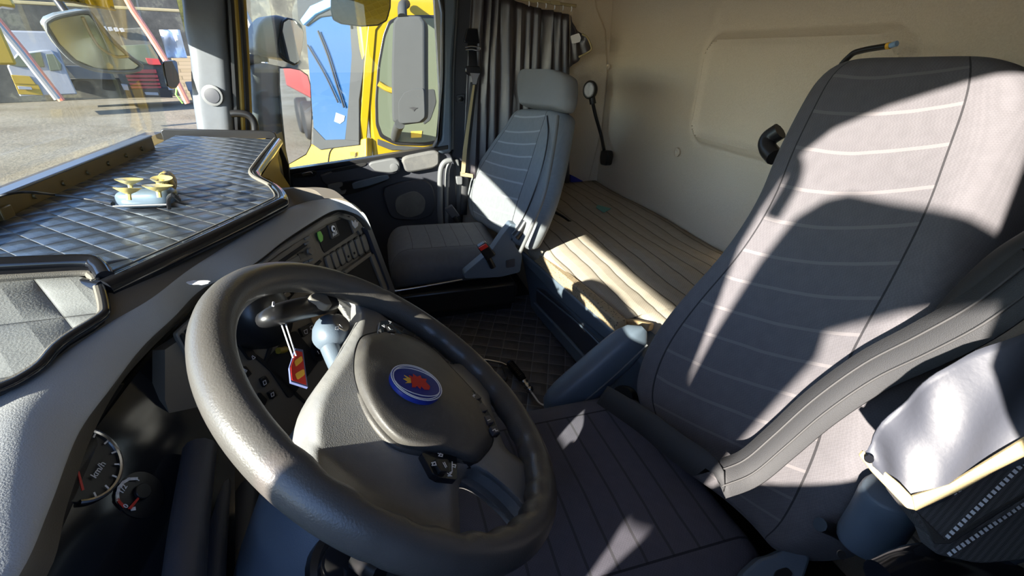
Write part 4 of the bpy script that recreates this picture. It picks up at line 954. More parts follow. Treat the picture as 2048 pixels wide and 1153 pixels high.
for x, y, r_ in ((635, 700, .024), (684, 640, .026), (690, 660, .012)):
    k_ = disc('dial', pp([(x, y)], .004)[0], Pn, r_, .008, 'black', db, bev=.2); disc('dial_cap', pp([(x, y)], .012)[0], Pn, r_*.6, .008, 'gloss_black', k_, bev=.2)
    join_meshes('pointer', line_chunks([[pp([(x, y+3)], .021)[0], pp([(x+3, y+8)], .021)[0]]], .0015, 0, Pn), 'white', k_, smooth=False, solid=.0004)
poly_slab('worn_patch', pp([(618, 628), (640, 610), (650, 640), (640, 662), (628, 650)], .003), .004, 'tan', db)
pod = dome('switch_pod', pl(515, 632, PA+Pn*.02, Pn), Pa, -Pd, circ(.055, 28, .95, 1.1), [(1, -.02), (1, .010), (.94, .024), (.8, .034), (.5, .040), (.2, .042)], 'black', db)
# air vent between the cluster and the panel
vn = poly_slab('air_vent', [pl(v.x, v.y, PA+Pn*.006, Pn) for v in rnd([(352, 668, 0), (394, 630, 0), (420, 640, 0), (425, 740, 0), (388, 735, 0)], .12)], .008, 'panel', db, bevel=.002)
for i in range(5):
    x, y = 362+9*i, 672-9*i; poly_slab('vent_slot', pp([(x, y), (x+6, y-6), (x+32, y+44), (x+26, y+50)], .009, .2), .004, 'void', vn)
# instrument cluster
CPn = V((-.12, -.86, .50)).normalized(); CP = V((.50, .325, .82))
def kp(pts, off=0, rr=0): return [pl(v.x, v.y, CP+CPn*off, CPn) for v in (rnd([(a, b, 0) for a, b in pts], rr) if rr else [V((a, b, 0)) for a, b in pts])]
cl = poly_slab('instrument_cluster', kp([(20, 1300), (100, 1060), (190, 860), (280, 740), (400, 600), (470, 560), (470, 1300)]), .02, 'gloss_black', db)
sc0 = kp([(158, 932)])[0]
def arc(c, ax, ay, r_, a0, a1, n=24): return [c+ax*r_*math.cos(a0+(a1-a0)*i/n)+ay*r_*math.sin(a0+(a1-a0)*i/n) for i in range(n+1)]
kx = V((1, 0, 0)); kx = (kx-CPn*kx.dot(CPn)).normalized(); ky = CPn.cross(kx)
rr_ = ((kp([(240, 915)])[0]-sc0).length+(kp([(214, 978)])[0]-sc0).length)/2
sg = dome('speedometer', sc0, kx, ky, circ(rr_*.98, 48), [(1, 0), (1, .002), (.9, .001)], 'black', cl)
tube('bezel', arc(sc0+CPn*.003, kx, ky, rr_, -2.6, 2.6, 40), .0028, 'chrome', sg, smooth_n=0, seg=8)
text('unit_label', 'km/h', .010, kp([(197, 940)], .004)[0], kx, ky, 'white', sg)
poly_slab('speed_needle', kp([(155, 945), (159, 943), (169, 980), (164, 982)], .006), .001, 'red', sg)
join_meshes('scale_marks', line_chunks([[sc0+kx*rr_*.84*math.cos(a)+ky*rr_*.84*math.sin(a), sc0+kx*rr_*.93*math.cos(a)+ky*rr_*.93*math.sin(a)] for a in [-2.2+i*.4 for i in range(12)]], .0018, .0035, CPn), 'white', sg, smooth=False, solid=.0003)
fc0 = kp([(282, 990)])[0]; fr0 = (kp([(240, 985)])[0]-fc0).length
fg = dome('fuel_gauge', fc0, kx, ky, circ(fr0*1.15, 32), [(1, 0), (1, .001), (.9, .0015)], 'black', cl)
F3 = kp([(273, 958), (258, 959), (246, 966), (238, 976), (235, 988), (236, 1000), (240, 1006), (247, 1013)], .003)
join_meshes('fuel_scale', line_chunks([F3[:6]], .0032, 0, CPn), 'white', fg, smooth=False, solid=.0003)
join_meshes('low_fuel_scale', line_chunks([F3[5:]], .0032, 0, CPn), 'red', fg, smooth=False, solid=.0003)
poly_slab('fuel_needle', kp([(278, 993), (281, 995), (263, 1019), (256, 1018)], .005), .001, 'red', fg)
disc('needle_hub', kp([(283, 985)], .003)[0], CPn, .009, .004, 'black', fg)
text('half_label', '1/2', .0085, kp([(246, 979)], .004)[0], kx, ky, 'white', fg); text('zero_label', '0', .008, kp([(252, 1013)], .004)[0], kx, ky, 'white', fg)
text('full_label', '1', .008, kp([(275, 960)], .004)[0], kx, ky, 'white', fg)
poly_slab('pump_symbol', kp([(262, 1016), (271, 1014), (272, 1021), (263, 1022)], .004), .001, 'white', fg)
# lower dash under the cluster
box('lower_dash', (-.08, .34, .06), (.62, .60, .86), 'dashdark', db, bevel=.01)
box('dash_sun_block', (-.08, .42, .80), (.90, .78, .935), 'dashdark', db, bevel=0)  # unseen filler box, added to keep sun off the column cowl
box('lower_dash_centre', (.62, .30, .06), (1.06, .60, .80), 'dashdark', db, bevel=.01)
for i, (a, b, c_, d_) in enumerate(((400, 900, 365, 1200), (450, 900, 425, 1250), (490, 960, 470, 1250))):
    tube('knee_rib', [U(a, b, Y=.27), U((a+c_)/2-3, (b+d_)/2, Y=.25), U(c_, d_, Y=.23)], .020 if i != 1 else .012, 'door', db, seg=12)
# passenger side of the dashboard
grid('passenger_dash', [[V((x, .33+.06*math.sin((x-1.0)*2.5), z)) for x in [1.02+.1*i for i in range(12)]] for z in (.965, .93, .86, .75, .6, .4, .2)], 'dashdark', db, uv=False, solid=.01)
poly_slab('lit_end', px([(560, 300), (553, 330), (580, 372), (582, 420), (570, 420), (562, 380), (540, 360), (512, 350), (530, 320), (553, 282)], Y=.31), .01, 'yellow_dim', db, bevel=.003)  # ochre paints in yellow light thrown back by the truck alongside
box('passenger_end', (1.80, .36, .5), (2.06, .60, .965), 'yellow_dim', db, bevel=.01)  # dash end with the same yellow reflected light put into its colour

# yellow pedal
pe = thing('pedal', 'yellow ribbed pedal pad under the steering wheel', 'pedal', U(950, 990, Z=.30))
pc_ = U(950, 993, Z=.33); obox('pedal_plate', pc_, (1, 0, 0), (0, .8, .6), (0, -.6, .8), (.06, .09, .014), 'black', pe)
for k in range(4): obox('pedal_tread', pc_+V((0, .8, .6))*(-.03+.02*k)+V((0, -.6, .8))*.009, (1, 0, 0), (0, .8, .6), (0, -.6, .8), (.056, .012, .006), 'orange', pe, bevel=.002)
tube('pedal_arm', [pc_-V((0, -.006, .01)), pc_+V((0, .12, .05)), pc_+V((0, .2, .2))], .012, 'black', pe)

# ================================================================== table on the dashboard
ZT, KT = .988, 1.048
tb = thing('dash_table', 'black quilted leatherette dashboard table with rolled black front edge', 'table', (1.2, .4, .97))
to = [(.80, .60), (.74, .51), (.66, .40), (.622, .338), (.764, .266), (.926, .195), (.955, .182), (.985, .186), (1.065, .212), (1.13, .250), (1.18, .268), (1.263, .279), (1.40, .283), (1.677, .294), (1.70, .31), (1.856, .628), (1.66, .621), (1.4, .612), (.891, .60)]
poly_slab('table_board', [V((x*KT, y*KT, ZT-.006)) for x, y in to], .010, 'black', tb, n=(0, 0, 1), bevel=.004)
poly_slab('quilted_top', [V(((x*.992+.008)*KT, (y*.99+.004)*KT, ZT)) for x, y in to], .006, 'quilt_table', tb, n=(0, 0, 1), bevel=.003)
edge = [V((x*KT, y*KT, ZT-.010)) for x, y in ((.62, .333), (.764, .264), (.926, .193), (.972, .183), (1.065, .210), (1.18, .266), (1.3, .279), (1.69, .292))]
tube('front_roll', edge, .0135, 'gloss_black', tb, seg=14)
tube('edge_binding', [p+V((0, .008, .012)) for p in edge[4:]], .0045, 'binding', tb, seg=8)
tube('edge_stitching', [p+V((.004, .012, .0125)) for p in edge[:5]], .0015, 'binding', tb, seg=6)
tube('corner_roll', [V((x*KT, y*KT, ZT-.008)) for x, y in ((.62, .333), (.64, .37), (.66, .40), (.70, .46), (.74, .51), (.80, .60))], .011, 'gloss_black', tb, seg=14)
poly_slab('end_flange', px([(320, 262), (326, 258), (540, 262), (550, 266), (557, 283), (578, 330), (583, 400), (574, 395), (562, 320), (550, 282), (350, 275), (330, 292)], X=1.955), .012, 'black', tb, bevel=.003)
lipt = thing('windscreen_ledge', 'long metal ledge with round bolt heads along the windscreen side of the table', 'ledge', (1.2, .6, 1.0))
box('ledge_bar', (.70, .629, .966), (1.677, .641, 1.0215), 'steel', lipt, bevel=.002)
box('ledge_top', (.70, .627, 1.0200), (1.677, .658, 1.0255), 'steel_top', lipt, bevel=.002)
for k in range(6): disc('bolt', V((1.588-.1006*k, .629, 1.0016)), (0, -1, 0), .0058, .004, 'steel', lipt, seg=12, bev=.4)
box('end_bracket', (.975, .620, .97), (1.005, .630, 1.008), 'steel', lipt, bevel=.002)

gp = thing('quilted_pad', 'quilted leather pad with black rim, reflected light put into its grey, in front of the instruments', 'pad', (.6, .4, .96))
GP, GN = V((.62, .36, .982)), V((-.10, -.28, 1)).normalized()
po = [(-160, 560), (0, 553), (165, 543), (186, 548), (196, 560), (206, 592), (211, 620), (207, 632), (185, 648), (140, 676), (110, 700), (80, 735), (40, 762), (0, 780), (-160, 840)]
pc3 = [pl(a, b, GP, GN) for a, b in po]
poly_slab('pad_board', [p-GN*.004 for p in pc3], .012, 'gloss_black', gp, n=GN, bevel=.004)
poly_slab('pad_leather', [pl(60+(a-60)*.94, 655+(b-655)*.93, GP, GN) for a, b in po], .006, 'quilt_pad_lit', gp, n=GN, bevel=.003)
tube('rim', cr([p+GN*.001 for p in pc3], 3), .0055, 'gloss_black', gp, smooth_n=0, seg=10)
tube('binding', [pl(60+(a-60)*.95, 655+(b-655)*.94, GP, GN)+GN*.002 for a, b in po], .004, 'binding', gp, seg=8)
tube('front_roll', [pl(a, b, GP, GN)+GN*.004 for a, b in [(-160, 543), (0, 537), (165, 530), (195, 538), (212, 562)]], .011, 'gloss_black', gp, seg=12)

tc = thing('toll_box', 'silver toll box with four yellow suction cups on top, lying on the quilted table', 'box', U(285, 425, Z=ZT))
TC = U(283, 420, Z=ZT); bx_ = (U(340, 418, Z=ZT)-U(226, 422, Z=ZT)).normalized(); bx_.z = 0; by_ = V((0, 0, 1)).cross(bx_)
L_ = (U(345, 420, Z=ZT)-U(224, 424, Z=ZT)).length
rings = []
for i in range(13):
    t = i/12; e = math.sqrt(max(.12, 1-abs(2*t-1)**5)); c = U(224, 424, Z=ZT)+bx_*L_*t+by_*.028
    rings.append([c+by_*.027*e*math.copysign(abs(math.cos(a))**.6, math.cos(a))+V((0, 0, .018+.017*e*math.copysign(abs(math.sin(a))**.6, math.sin(a)))) for a in [2*PI*k/20 for k in range(20)]])
cs_ = loft('case_body', rings, 'case', tc, sub=1)
box_c = U(224, 424, Z=ZT)
tube('case_seam', [box_c+bx_*L_*t+by_*.0+V((0, 0, .010)) for t in (.05, .3, .6, .93)], .0016, 'door_lt', tc, seg=6)
for (x, y), r_, tl_ in (((259, 363), .021, .1), ((256, 381), .020, .25), ((324, 361), .017, -.1), ((316, 376), .022, .12)):
    nrm = V((tl_, -.1, 1)).normalized(); c = U(x, y, Z=1.038)
    s1 = dome('suction_cup', c, nrm.cross(V((0, 1, 0))) if False else V((1, 0, -tl_)), V((0, 1, .1)), circ(r_, 24), [(.12, -.010), (.2, -.006), (.6, -.002), (.95, .003), (1, .004), (.94, .004), (.5, .0)], 'rubber_suction', tc)
    tube('cup_stem', [c-nrm*.006, c-nrm*.016], .004, 'rubber_suction', s1, smooth_n=1, seg=8)
    disc('red_centre', c, nrm, .002, .001, 'orange', s1, seg=8)
ch = thing('yellow_case', 'small black and yellow patterned pouch standing behind the toll box', 'pouch', U(350, 405, Z=ZT))
g = G('yellow black print'); v = g.coord(); n1 = g.noise(v, 90, 2); g.set(col=g.ramp(n1, [(.44, (.02,.018,.01)), (.47, (.50,.36,.08))], 'CONSTANT'), rough=.4)
rings = []
for i in range(9):
    t = i/8; e = math.sqrt(max(.15, 1-abs(2*t-1)**4)); c = U(334, 402, Z=ZT)+V((.006, .0, 0))+V((.98, .20, 0)).normalized()*(.085*t)
    rings.append([c+V((-.20, .98, 0))*.016*e*math.cos(a)+V((0, 0, .024+.022*e*math.sin(a))) for a in [2*PI*k/16 for k in range(16)]])
loft('pouch_body', rings, g.m, ch, sub=1)
tube('pouch_strap', [U(340, 422, Z=.99)+V((0,0,.005)), U(337, 398, Z=1.018), U(345, 390, Z=1.033), U(358, 400, Z=1.018)], .0035, 'black', ch, seg=8)
cbl = tube('power_cable', [U(226, 408, Z=1.0), U(205, 404, Z=1.0), U(170, 398, Z=1.002), U(110, 390, Z=1.008), U(75, 386, Z=1.024), U(40, 385, Z=1.03), U(0, 392, Z=1.03), U(-60, 410, Z=1.008)], lambda t: .004 if t < .12 else .0022, 'black', None, seg=8)
tag(cbl, 'thin black power cable running from the toll box over the ledge', 'cable')
tt = thing('windscreen_tag', 'dark rounded toll tag stuck on the windscreen beside the pillar', 'tag', U(345, 178, Y=.66))
poly_slab('tag_body', px([(327, 122), (354, 120), (358, 150), (360, 165), (353, 177), (345, 178), (336, 172), (331, 150)], .25, Y=.66), .006, 'smoke', tt, bevel=.002)
poly_slab('tag_face', px([(329, 124), (352, 122), (356, 150), (357, 164), (351, 173), (345, 174), (338, 169), (333, 150)], .25, Y=.667), .003, plain('olive tag plastic', (.07,.075,.045), .4), tt, bevel=.001)

# ================================================================== mirrors outside
MN = V((-.62, -.78, .0)).normalized(); MP = V((2.36, .30, 1.0))
m1 = thing('main_door_mirror', 'tall grey main door mirror reflecting the yellow truck side', 'mirror', (2.36, .3, .78))
q = [(560, 137), (580, 137), (600, 141), (615, 152), (620, 170), (623, 230), (621, 290), (612, 308), (578, 328), (572, 300), (565, 230), (560, 170)]
poly_slab('mirror_glass', [pl(a, b, MP+MN*.004, MN) for a, b in q], .004, 'mirror', m1, n=MN)
poly_slab('glass_rim', [pl(590+(a-590)*1.07, 230+(b-230)*1.03, MP, MN) for a, b in q], .012, 'black', m1, n=MN, bevel=.004)
P2 = [V((2.30, .455, 1.19)), V((2.30, .47, .9)), V((2.30, .43, .80))]
hp = [(512, 132), (535, 126), (575, 134), (585, 200), (590, 300), (578, 330), (545, 315), (522, 285), (515, 220)]
poly_slab('housing', [pl(a, b, MP-MN*.016, MN) for a, b in hp], .07, 'mirrorgrey', m1, n=MN, bevel=.022, bseg=4)
tube('mirror_arm', [V((2.16, .50, 1.22)), V((2.25, .49, 1.225)), V((2.34, .42, 1.215))], .022, 'mirrorgrey', m1, seg=14)
m2 = thing('wide_angle_mirror', 'small rounded wide angle mirror above the tall door mirror', 'mirror', (2.36, .3, 1.2))
q = [(568, 45), (577, 39), (590, 42), (603, 53), (607, 68), (604, 95), (598, 122), (590, 127), (572, 118), (560, 105), (562, 80)]
W2 = MP+V((0, 0, .25)); N2 = V((-.75, -.66, .05)).normalized()
qq = [pl(a, b, W2+N2*.004, N2) for a, b in q]; cen = sum(qq, V((0, 0, 0)))/len(qq)
poly_slab('mirror_glass', qq, .004, 'mirror', m2, n=N2)
poly_slab('glass_rim', [cen+(p-cen)*1.1-N2*.003 for p in qq], .014, 'black', m2, n=N2, bevel=.004)
hp = [(513, 75), (520, 48), (535, 32), (558, 29), (580, 36), (596, 60), (598, 100), (590, 122), (560, 116), (530, 112), (514, 98)]
poly_slab('housing', [pl(v.x, v.y, W2-N2*.014, N2) for v in rnd([(a, b, 0) for a, b in hp], .3)], .09, 'mirrorgrey', m2, n=N2, bevel=.03, bseg=5)
tube('mirror_post', [V((2.36, .40, 1.21)), V((2.36, .40, 1.26))], .02, 'mirrorgrey', m2)
m3 = thing('kerb_mirror', 'kerb mirror hanging above the passenger window, reflecting the ground', 'mirror', (2.35, 0, 1.34))
K3 = V((2.36, 0, 1.40)); N3 = V((-.92, 0, -.38)).normalized()
q = [(664, -20), (664, 20), (668, 38), (684, 46), (722, 51), (755, 49), (772, 40), (779, 15), (780, -20)]
poly_slab('mirror_glass', [pl(a, b, K3+N3*.004, N3) for a, b in q], .004, 'mirror', m3, n=N3)
poly_slab('housing', [pl(722+(a-722)*1.05, (b+20)*1.06-20, K3, N3) for a, b in q], .05, 'black', m3, n=N3, bevel=.008)
g = G('dusty mirror'); g.set(col=(.62,.60,.45), rough=.22, metal=.85); MDUST = g.m
m4 = thing('front_mirror', 'olive grey crescent shaped front mirror outside the windscreen', 'mirror', (2.0, .86, 1.1))
N4 = V((-.50, -.80, -.42)).normalized(); K4 = V((1.95, .88, 1.3))
q = [(92, 52), (100, 40), (120, 32), (165, 24), (180, 26), (190, 38), (225, 80), (262, 115), (284, 132), (270, 142), (235, 144), (190, 140), (150, 124), (115, 90)]
poly_slab('mirror_back', [pl(a, b, K4, N4) for a, b in q], .03, MDUST, m4, n=N4, bevel=.008)
tube('rim', cr([pl(a, b, K4, N4) for a, b in q], 3, closed=True), .006, 'mirrorgrey', m4, smooth_n=0, closed=True, seg=8)
tube('fold', [pl(a, b, K4+N4*.002, N4) for a, b in [(166, 35), (180, 65), (200, 95), (230, 113), (255, 114)]], .004, 'trim_beige', m4, seg=6)
tube('mirror_arm', [V((2.15, 1.0, 1.75)), V((2.1, .98, 1.55)), pl(140, 35, K4-N4*.03, N4)], .012, 'black', m4)
# driver side mirror: its shadow falls over the driver's seat
m5 = thing('driver_door_mirror', 'tall mirror housing outside the driver door', 'mirror', (-.35, .63, 1.05))
out = [(-.039, 1.055), (-.055, 1.17), (-.073, 1.272), (-.112, 1.423), (-.146, 1.516), (-.178, 1.552), (-.213, 1.572), (-.283, 1.577), (-.363, 1.585), (-.44, 1.58), (-.42, 1.51), (-.339, 1.452), (-.279, 1.397), (-.252, 1.37), (-.254, 1.33), (-.222, 1.241), (-.18, 1.12), (-.14, .97), (-.08, .95), (-.02, .95)]
out = [(x-.1507, z+.1045) for x, z in out]; kk = len(out)
mk('housing', [V((x, .62, z)) for x, z in out]+[V((x-.02, .66, z+.01)) for x, z in out], [list(range(kk)), list(range(2*kk-1, kk-1, -1))]+[[i, i+kk, (i+1) % kk+kk, (i+1) % kk] for i in range(kk)], 'mirrorgrey', m5, smooth=False)
tube('mirror_arm', [V((-.13, .64, 1.72)), V((-.215, .60, 1.70)), V((-.235, .58, 1.66)), V((-.25, .62, 1.60))], .014, 'mirrorgrey', m5)

# ================================================================== outside
gd = grid('ground', [[(x, y, ZG) for x in (-60, -20, 0, 20, 60, 140)] for y in (-90, -30, 0, 30, 90)], 'ground', uv=False, kind='structure')
# yellow truck alongside
yt = thing('yellow_truck', 'bright yellow truck cab parked alongside, seen through the passenger window', 'truck', (4.6, -.6, ZG))
YX = 3.9
outl = [(.0, 2.35), (-3.2, 2.35), (-3.2, -.5), (.62, -.5), (.60, .35), (.40, .62), (.02, .62)]
a_ = [V((YX, y, z)) for y, z in [(.02, 2.3), (-5, 2.3), (-5, -.6), (.02, -.6)]]
poly_slab('cab_side', a_, 2.4, 'yellow', yt, n=(-1, 0, 0), bevel=.03)
# front of the cab turned away from the eye
FN = V((-.80, .58, .16)).normalized(); FP = V((3.9, .02, 1.0))
def fpx(pts, off=0): return [pl(a, b, FP+FN*off, FN) for a, b in pts]
poly_slab('front_panel', fpx([(733, 275), (680, 288), (640, 292), (600, 286), (560, 300), (540, 420), (733, 420)], .004), .08, 'yellow', yt, n=FN, bevel=.01)
poly_slab('front_post', px([(742, -60), (736, 50), (728, 130), (718, 286), (733, 286), (752, 60), (775, 30), (780, -60)], X=YX-.01), .03, 'yellow', yt, n=(-1,0,0), bevel=.006)
poly_slab('pillar_cover', fpx([(690, -60), (700, 40), (702, 58), (735, 54), (728, 130), (718, 200), (718, 283), (690, 280), (697, 200), (703, 110), (700, 60)], .02), .03, 'far_grey', yt, n=FN, bevel=.006)
ws = poly_slab('windscreen', fpx([(600, -60), (612, 60), (620, 160), (628, 262), (648, 284), (690, 280), (698, 200), (704, 110), (702, 50), (705, -60)], .012), .02, 'bscreen', yt, n=FN)
poly_slab('screen_header', fpx([(590, -60), (596, 40), (612, 52), (640, 34), (690, 28), (706, 34), (706, -60)], .025), .03, 'void', ws, n=FN, bevel=.006)
poly_slab('sun_strip', fpx([(600, 40), (620, 12), (660, -6), (700, -8), (702, 6), (660, 14), (630, 28), (606, 50)], .05), .03, plain('light blue plastic strip', (.10,.35,.75), .4), ws, n=FN, bevel=.004)
poly_slab('sticker', fpx([(672, 225), (690, 232), (688, 242), (680, 248), (668, 243)], .016), .002, 'bluegrey', ws, n=FN)
tube('wiper', fpx([(636, 62), (655, 110), (672, 165), (688, 215)], .03), .008, 'void', ws, seg=6)
tube('wiper_arm', fpx([(615, 90), (650, 150), (676, 205)], .03), .006, 'void', ws, seg=6)
poly_slab('scuttle', fpx([(626, 255), (650, 280), (718, 278), (718, 290), (668, 296), (640, 300), (626, 290)], .018), .03, 'far_grey', yt, n=FN, bevel=.004)
tube('door_gap', px([(718, 286), (719, 330)], X=YX-.004), .004, 'void', yt, seg=6); tube('panel_gap', fpx([(655, 335), (662, 300), (690, 288), (715, 284)], .008), .004, 'void', yt, seg=6)
poly_slab('side_marker', px([(700, 305), (710, 304), (710, 312), (701, 313)], X=YX-.03), .01, 'orange', yt)
q = [(800, 30), (777, 42), (766, 70), (755, 130), (750, 200), (751, 250), (760, 275), (790, 290), (850, 292), (905, 280), (960, 275), (960, 30)]
poly_slab('window_frame', px(q, .2, X=YX-.012), .02, 'black', yt, bevel=.004)
yw = poly_slab('side_window', [U(850+(v.x-850)*.94, 160+(v.y-160)*.95, X=YX-.022) for v in rnd([(a, b, 0) for a, b in q], .2)], .02, 'vglass', yt)
tube('yellow_grip', px([(757, 167), (775, 178), (800, 186)], X=YX-.03), .02, 'yellow_dim', yw, seg=8)
poly_slab('seat_shape', px([(852, 180), (868, 178), (872, 205), (860, 240), (846, 250)], .2, X=YX-.026), .002, 'far_grey', yw)
poly_slab('door_decal', px([(822, 263), (844, 262), (843, 275), (822, 276)], X=YX-.028), .002, 'orange', yt)
poly_slab('door_crease', px([(755, 278), (790, 291), (850, 295), (905, 285), (905, 292), (850, 302), (780, 300), (755, 290)], X=YX-.014), .01, 'far_grey', yt, bevel=.003)
m6 = thing('neighbour_mirror', 'tall light grey mirror housing on the yellow truck', 'mirror', (3.5, -.3, .8))
MXN = V((-.93, .30, .1)).normalized(); MX = V((3.5, -.3, 1.1))
def mp6(pts, off=0, rr=.2): return [pl(v.x, v.y, MX+MXN*off, MXN) for v in rnd([(a, b, 0) for a, b in pts], rr)]
poly_slab('housing', mp6([(785, 42), (795, 31), (840, 31), (850, 45), (850, 130), (851, 235), (840, 246), (800, 251), (783, 242), (782, 140)]), .12, 'far_grey', m6, n=MXN, bevel=.018, bseg=3)
poly_slab('lower_cover', mp6([(808, 185), (826, 178), (848, 176), (850, 235), (838, 245), (798, 248), (796, 205)], .012), .02, 'far_grey', m6, n=MXN, bevel=.004)
poly_slab('running_mark', mp6([(818, 216), (826, 214), (836, 216), (830, 219), (828, 223), (824, 218)], .016, .1), .002, 'void', m6, n=MXN)
tube('top_arm', [pl(805, 33, MX, MXN), pl(805, 12, MX-MXN*.05, MXN), pl(812, 8, MX-MXN*.3, MXN)], .03, 'far_grey', m6, seg=10)
tube('bottom_arm', [pl(800, 248, MX, MXN), pl(795, 258, MX-MXN*.2, MXN), pl(790, 275, MX-MXN*.38, MXN)], .035, 'far_grey', m6, seg=10)
tr = thing('trailer', 'long trailer of the yellow truck standing behind its cab', 'trailer', (5.2, -9, ZG))
box('trailer_body', (3.95, -18, .1), (6.4, -5.3, 2.6), 'redtruck', tr, bevel=.05)
for y in (-6.5, -7.8, -12, -13.3): disc('wheel', V((3.98, y, ZG+.5)), (-1, 0, 0), .5, .3, 'black_soft', tr)

# pillars, vehicles and buildings across the yard
def Wd(x, y, d): return EYE+ray(x, y).normalized()*d
def at_base(x, y): return U(x, y, Z=ZG)
def dist_px(x, dd, zz):  # point at horizontal distance dd seen at column x, height zz
    d = ray(x, 100); d.z = 0; d.normalize(); return V((d.x*dd, d.y*dd, zz))
def prism(name, xl, xr, dd, depth, zlo, zhi, mat, parent=None, bevel=.02, **kw):
    a, b = dist_px(xl, dd, zlo), dist_px(xr, dd, zlo); w = (b-a).normalized(); bk2 = V((w.y, -w.x, 0))
    if bk2.dot(a) < 0: bk2 = -bk2
    v = [a, b, b+bk2*depth, a+bk2*depth]; v += [p+V((0, 0, zhi-zlo)) for p in v]
    return mk(name, v, [(0,3,2,1),(4,5,6,7),(0,1,5,4),(1,2,6,5),(2,3,7,6),(3,0,4,7)], mat, parent, bevel=bevel, smooth=False, **kw)
def zpx(x, y, dd):   # height seen at pixel row y at that distance
    d = ray(x, y); h = math.hypot(d.x, d.y); return EYE.z+d.z/h*dd
shd = thing('dark_shed', 'long dark open sided shed behind the parked vehicles', 'shed', dist_px(200, 34, ZG))
prism('back_wall', -500, 380, 33, 3, ZG, 7.5, 'shed', shd)
prism('roof_edge', -500, 380, 30.5, .25, zpx(300, 22, 30.5), zpx(300, 22, 30.5)+.12, 'trim_beige', shd)
prism('side_wall', 470, 760, 33, 3, ZG, 7.0, 'shed', shd)
tg = thing('tree_line', 'olive green hillside of bushes behind the shed', 'hillside', dist_px(150, 45, ZG))
prism('hill', -500, 900, 45, 3, ZG, 11, 'tree', tg)
vn_ = thing('white_van', 'white box van parked in front of the shed', 'van', dist_px(60, 25, ZG))
dd = 24
ZB = zpx(60, 196, dd)
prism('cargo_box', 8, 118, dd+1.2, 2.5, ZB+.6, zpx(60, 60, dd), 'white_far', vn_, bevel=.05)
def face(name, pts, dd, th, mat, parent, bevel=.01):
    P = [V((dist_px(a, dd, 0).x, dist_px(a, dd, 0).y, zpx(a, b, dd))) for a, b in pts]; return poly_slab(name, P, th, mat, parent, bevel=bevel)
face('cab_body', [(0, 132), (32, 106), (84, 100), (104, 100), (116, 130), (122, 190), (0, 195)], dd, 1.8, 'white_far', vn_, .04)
face('windscreen', [(4, 130), (34, 109), (80, 104), (76, 134), (30, 134)], dd-.05, .05, 'vglass', vn_)
face('side_window', [(88, 108), (104, 108), (112, 128), (108, 140), (84, 142)], dd-.05, .05, 'vglass', vn_)
face('grille', [(0, 150), (38, 153), (44, 170), (0, 168)], dd-.06, .08, 'yellow_dim', vn_)
face('number_plate', [(4, 173), (32, 175), (32, 181), (4, 180)], dd-.1, .04, 'white_far', vn_)
face('bumper', [(0, 166), (48, 170), (50, 192), (0, 190)], dd-.04, .1, 'yellow_dim', vn_)
gv = thing('grey_flatbed', 'dark flatbed with grey sideboards between the van and the red truck', 'flatbed', dist_px(160, 27, ZG))
face('side_board', [(118, 133), (205, 135), (212, 160), (130, 158)], 27, 1.5, 'door_lt', gv); face('chassis', [(80, 160), (222, 158), (224, 198), (80, 197)], 27.5, 1.0, 'shed', gv)
rt = thing('red_truck', 'black and red truck cab facing forward under the shed roof', 'truck', dist_px(275, 26, ZG))
dd = 26
face('cab_body', [(218, 60), (300, 55), (318, 100), (322, 190), (224, 192), (218, 150)], dd, 2.4, 'shed', rt, .05)
face('windscreen', [(232, 92), (305, 88), (312, 112), (312, 128), (236, 130)], dd-.05, .05, 'vglass', rt)
face('front_panel', [(286, 116), (312, 118), (314, 130), (288, 130)], dd-.1, .06, 'redtruck', rt)
for k, (a, b) in enumerate(((139, 147), (150, 156), (158, 163), (166, 171), (173, 178))):
    face('grille_bar', [(233+k, a), (300, a), (300, b), (234+k, b)], dd-.1, .06, 'redtruck', rt)
face('bumper', [(222, 180), (318, 176), (318, 196), (226, 197)], dd-.12, .1, 'black', rt)
face('number_plate', [(262, 185), (290, 186), (290, 192), (263, 191)], dd-.2, .03, 'white_far', rt)
face('headlight', [(219, 168), (232, 170), (232, 182), (221, 181)], dd-.15, .05, 'white_far', rt); face('headlight', [(314, 172), (326, 172), (326, 181), (314, 181)], dd-.15, .05, 'white_far', rt)
for k in range(4): face('roof_lamp', [(219+11*k, 54+k), (227+11*k, 53+k), (229+11*k, 61+k), (221+11*k, 62+k)], dd-.2, .1, 'white_far', rt)
face('mirror', [(322, 130), (330, 130), (330, 165), (323, 165)], dd-.3, .1, 'black', rt)
wb_ = thing('white_tarpaulin', 'crumpled white tarpaulin hanging beside the red shed post', 'tarpaulin', dist_px(350, 28, ZG))
P_l = [(330, 62), (345, 61), (368, 60)]; rows = []
for i in range(12):
    v_ = i/11; r_ = []
    for j in range(10):
        u_ = j/9; x = 330+u_*40; y = 60+v_*56; d_ = 28-.25*math.sin(u_*9+v_*4)-.2*math.sin(v_*7); q = dist_px(x, d_, 0); q.z = zpx(x, y, d_); r_.append(q)
    rows.append(r_)
grid('sheet', rows, 'white_paint', wb_, uv=False, solid=.02)
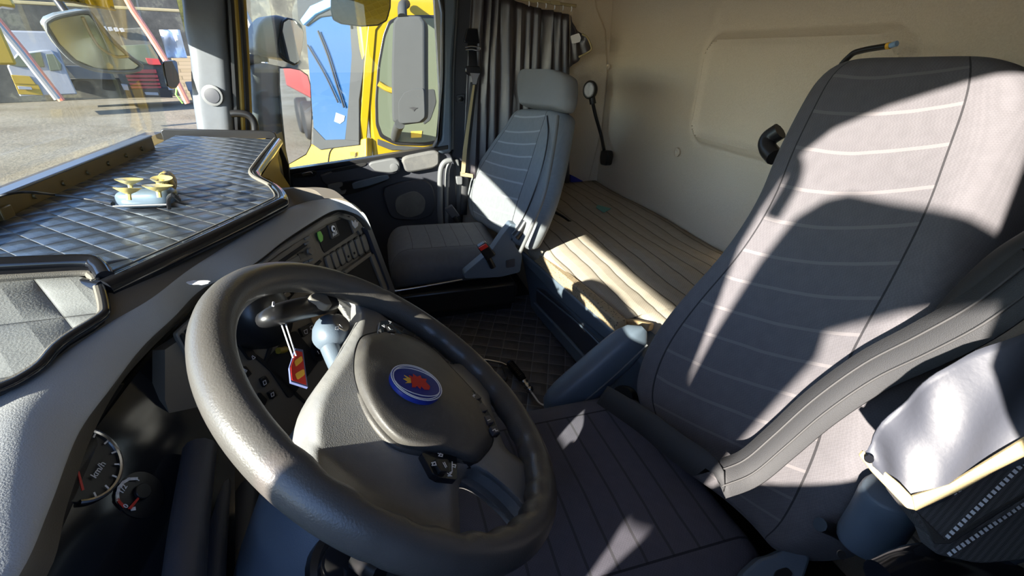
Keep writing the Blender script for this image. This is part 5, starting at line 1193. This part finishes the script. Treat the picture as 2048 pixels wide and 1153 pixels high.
bw = thing('block_wall', 'pale block wall lit by the sun behind the pillar', 'wall', dist_px(500, 30, ZG))
prism('wall_face', 338, 384, 29.5, .3, ZG, zpx(350, 112, 29.5), 'brick', bw); prism('wall_face', 488, 620, 30, .3, ZG, zpx(520, 140, 30), 'brick', bw)
gc = thing('grey_cabinet', 'small light grey cabinet at the foot of the red shed post', 'cabinet', dist_px(368, 27, ZG))
dd = 27; face('door', [(356, 182), (382, 182), (384, 204), (357, 204)], dd, .8, 'door_lt', gc, .02); face('lid', [(352, 165), (386, 163), (386, 182), (354, 183)], dd+.4, .5, 'white_far', gc, .02)
# leaning posts of the shed and gate
def post(name, pts, dd, r, mat, label, extra=None):
    P = [V((dist_px(a, dd, 0).x, dist_px(a, dd, 0).y, zpx(a, b, dd))) for a, b in pts]
    o_ = tube(name, P, r, mat, None, seg=8, smooth_n=0); tag(o_, label, 'post', 'leaning posts across the yard')
PR = plain('faded red post paint', (.62,.20,.13), .6)
post('shed_post', [(-6, -20), (5, 20), (40, 105), (76, 200)], 19, .085, 'white_far', 'leaning white post at the left edge in front of the van')
post('shed_post', [(2, -20), (14, 25), (48, 108), (84, 203)], 19.2, .085, PR, 'leaning faded red post just right of the white post')
post('shed_post', [(280, -20), (290, 22), (308, 70), (325, 120), (336, 165), (345, 208)], 22, .10, PR, 'bent faded red post between the red truck and the tarpaulin')
post('shed_post', [(470, -60), (500, 0), (513, 60), (524, 125), (530, 200)], 20, .09, 'white_far', 'pale post seen through the passenger door glass')
post('shed_post', [(340, 155), (326, 190), (335, 208)], 22.3, .03, 'green', 'thin green leaning pipe beside the bent red post')
yc = thing('yellow_loader', 'yellow machine roof corner at the upper left of the windscreen', 'loader', dist_px(20, 17, ZG))
face('roof', [(-60, -40), (40, -20), (66, 2), (66, 18), (40, 14), (18, 22), (-60, 10)], 17, 1.0, 'yellow', yc, .05)
face('mast', [(-60, 0), (14, 12), (20, 60), (22, 130), (-60, 130)], 17.5, .4, 'yellow_dim', yc, .05)
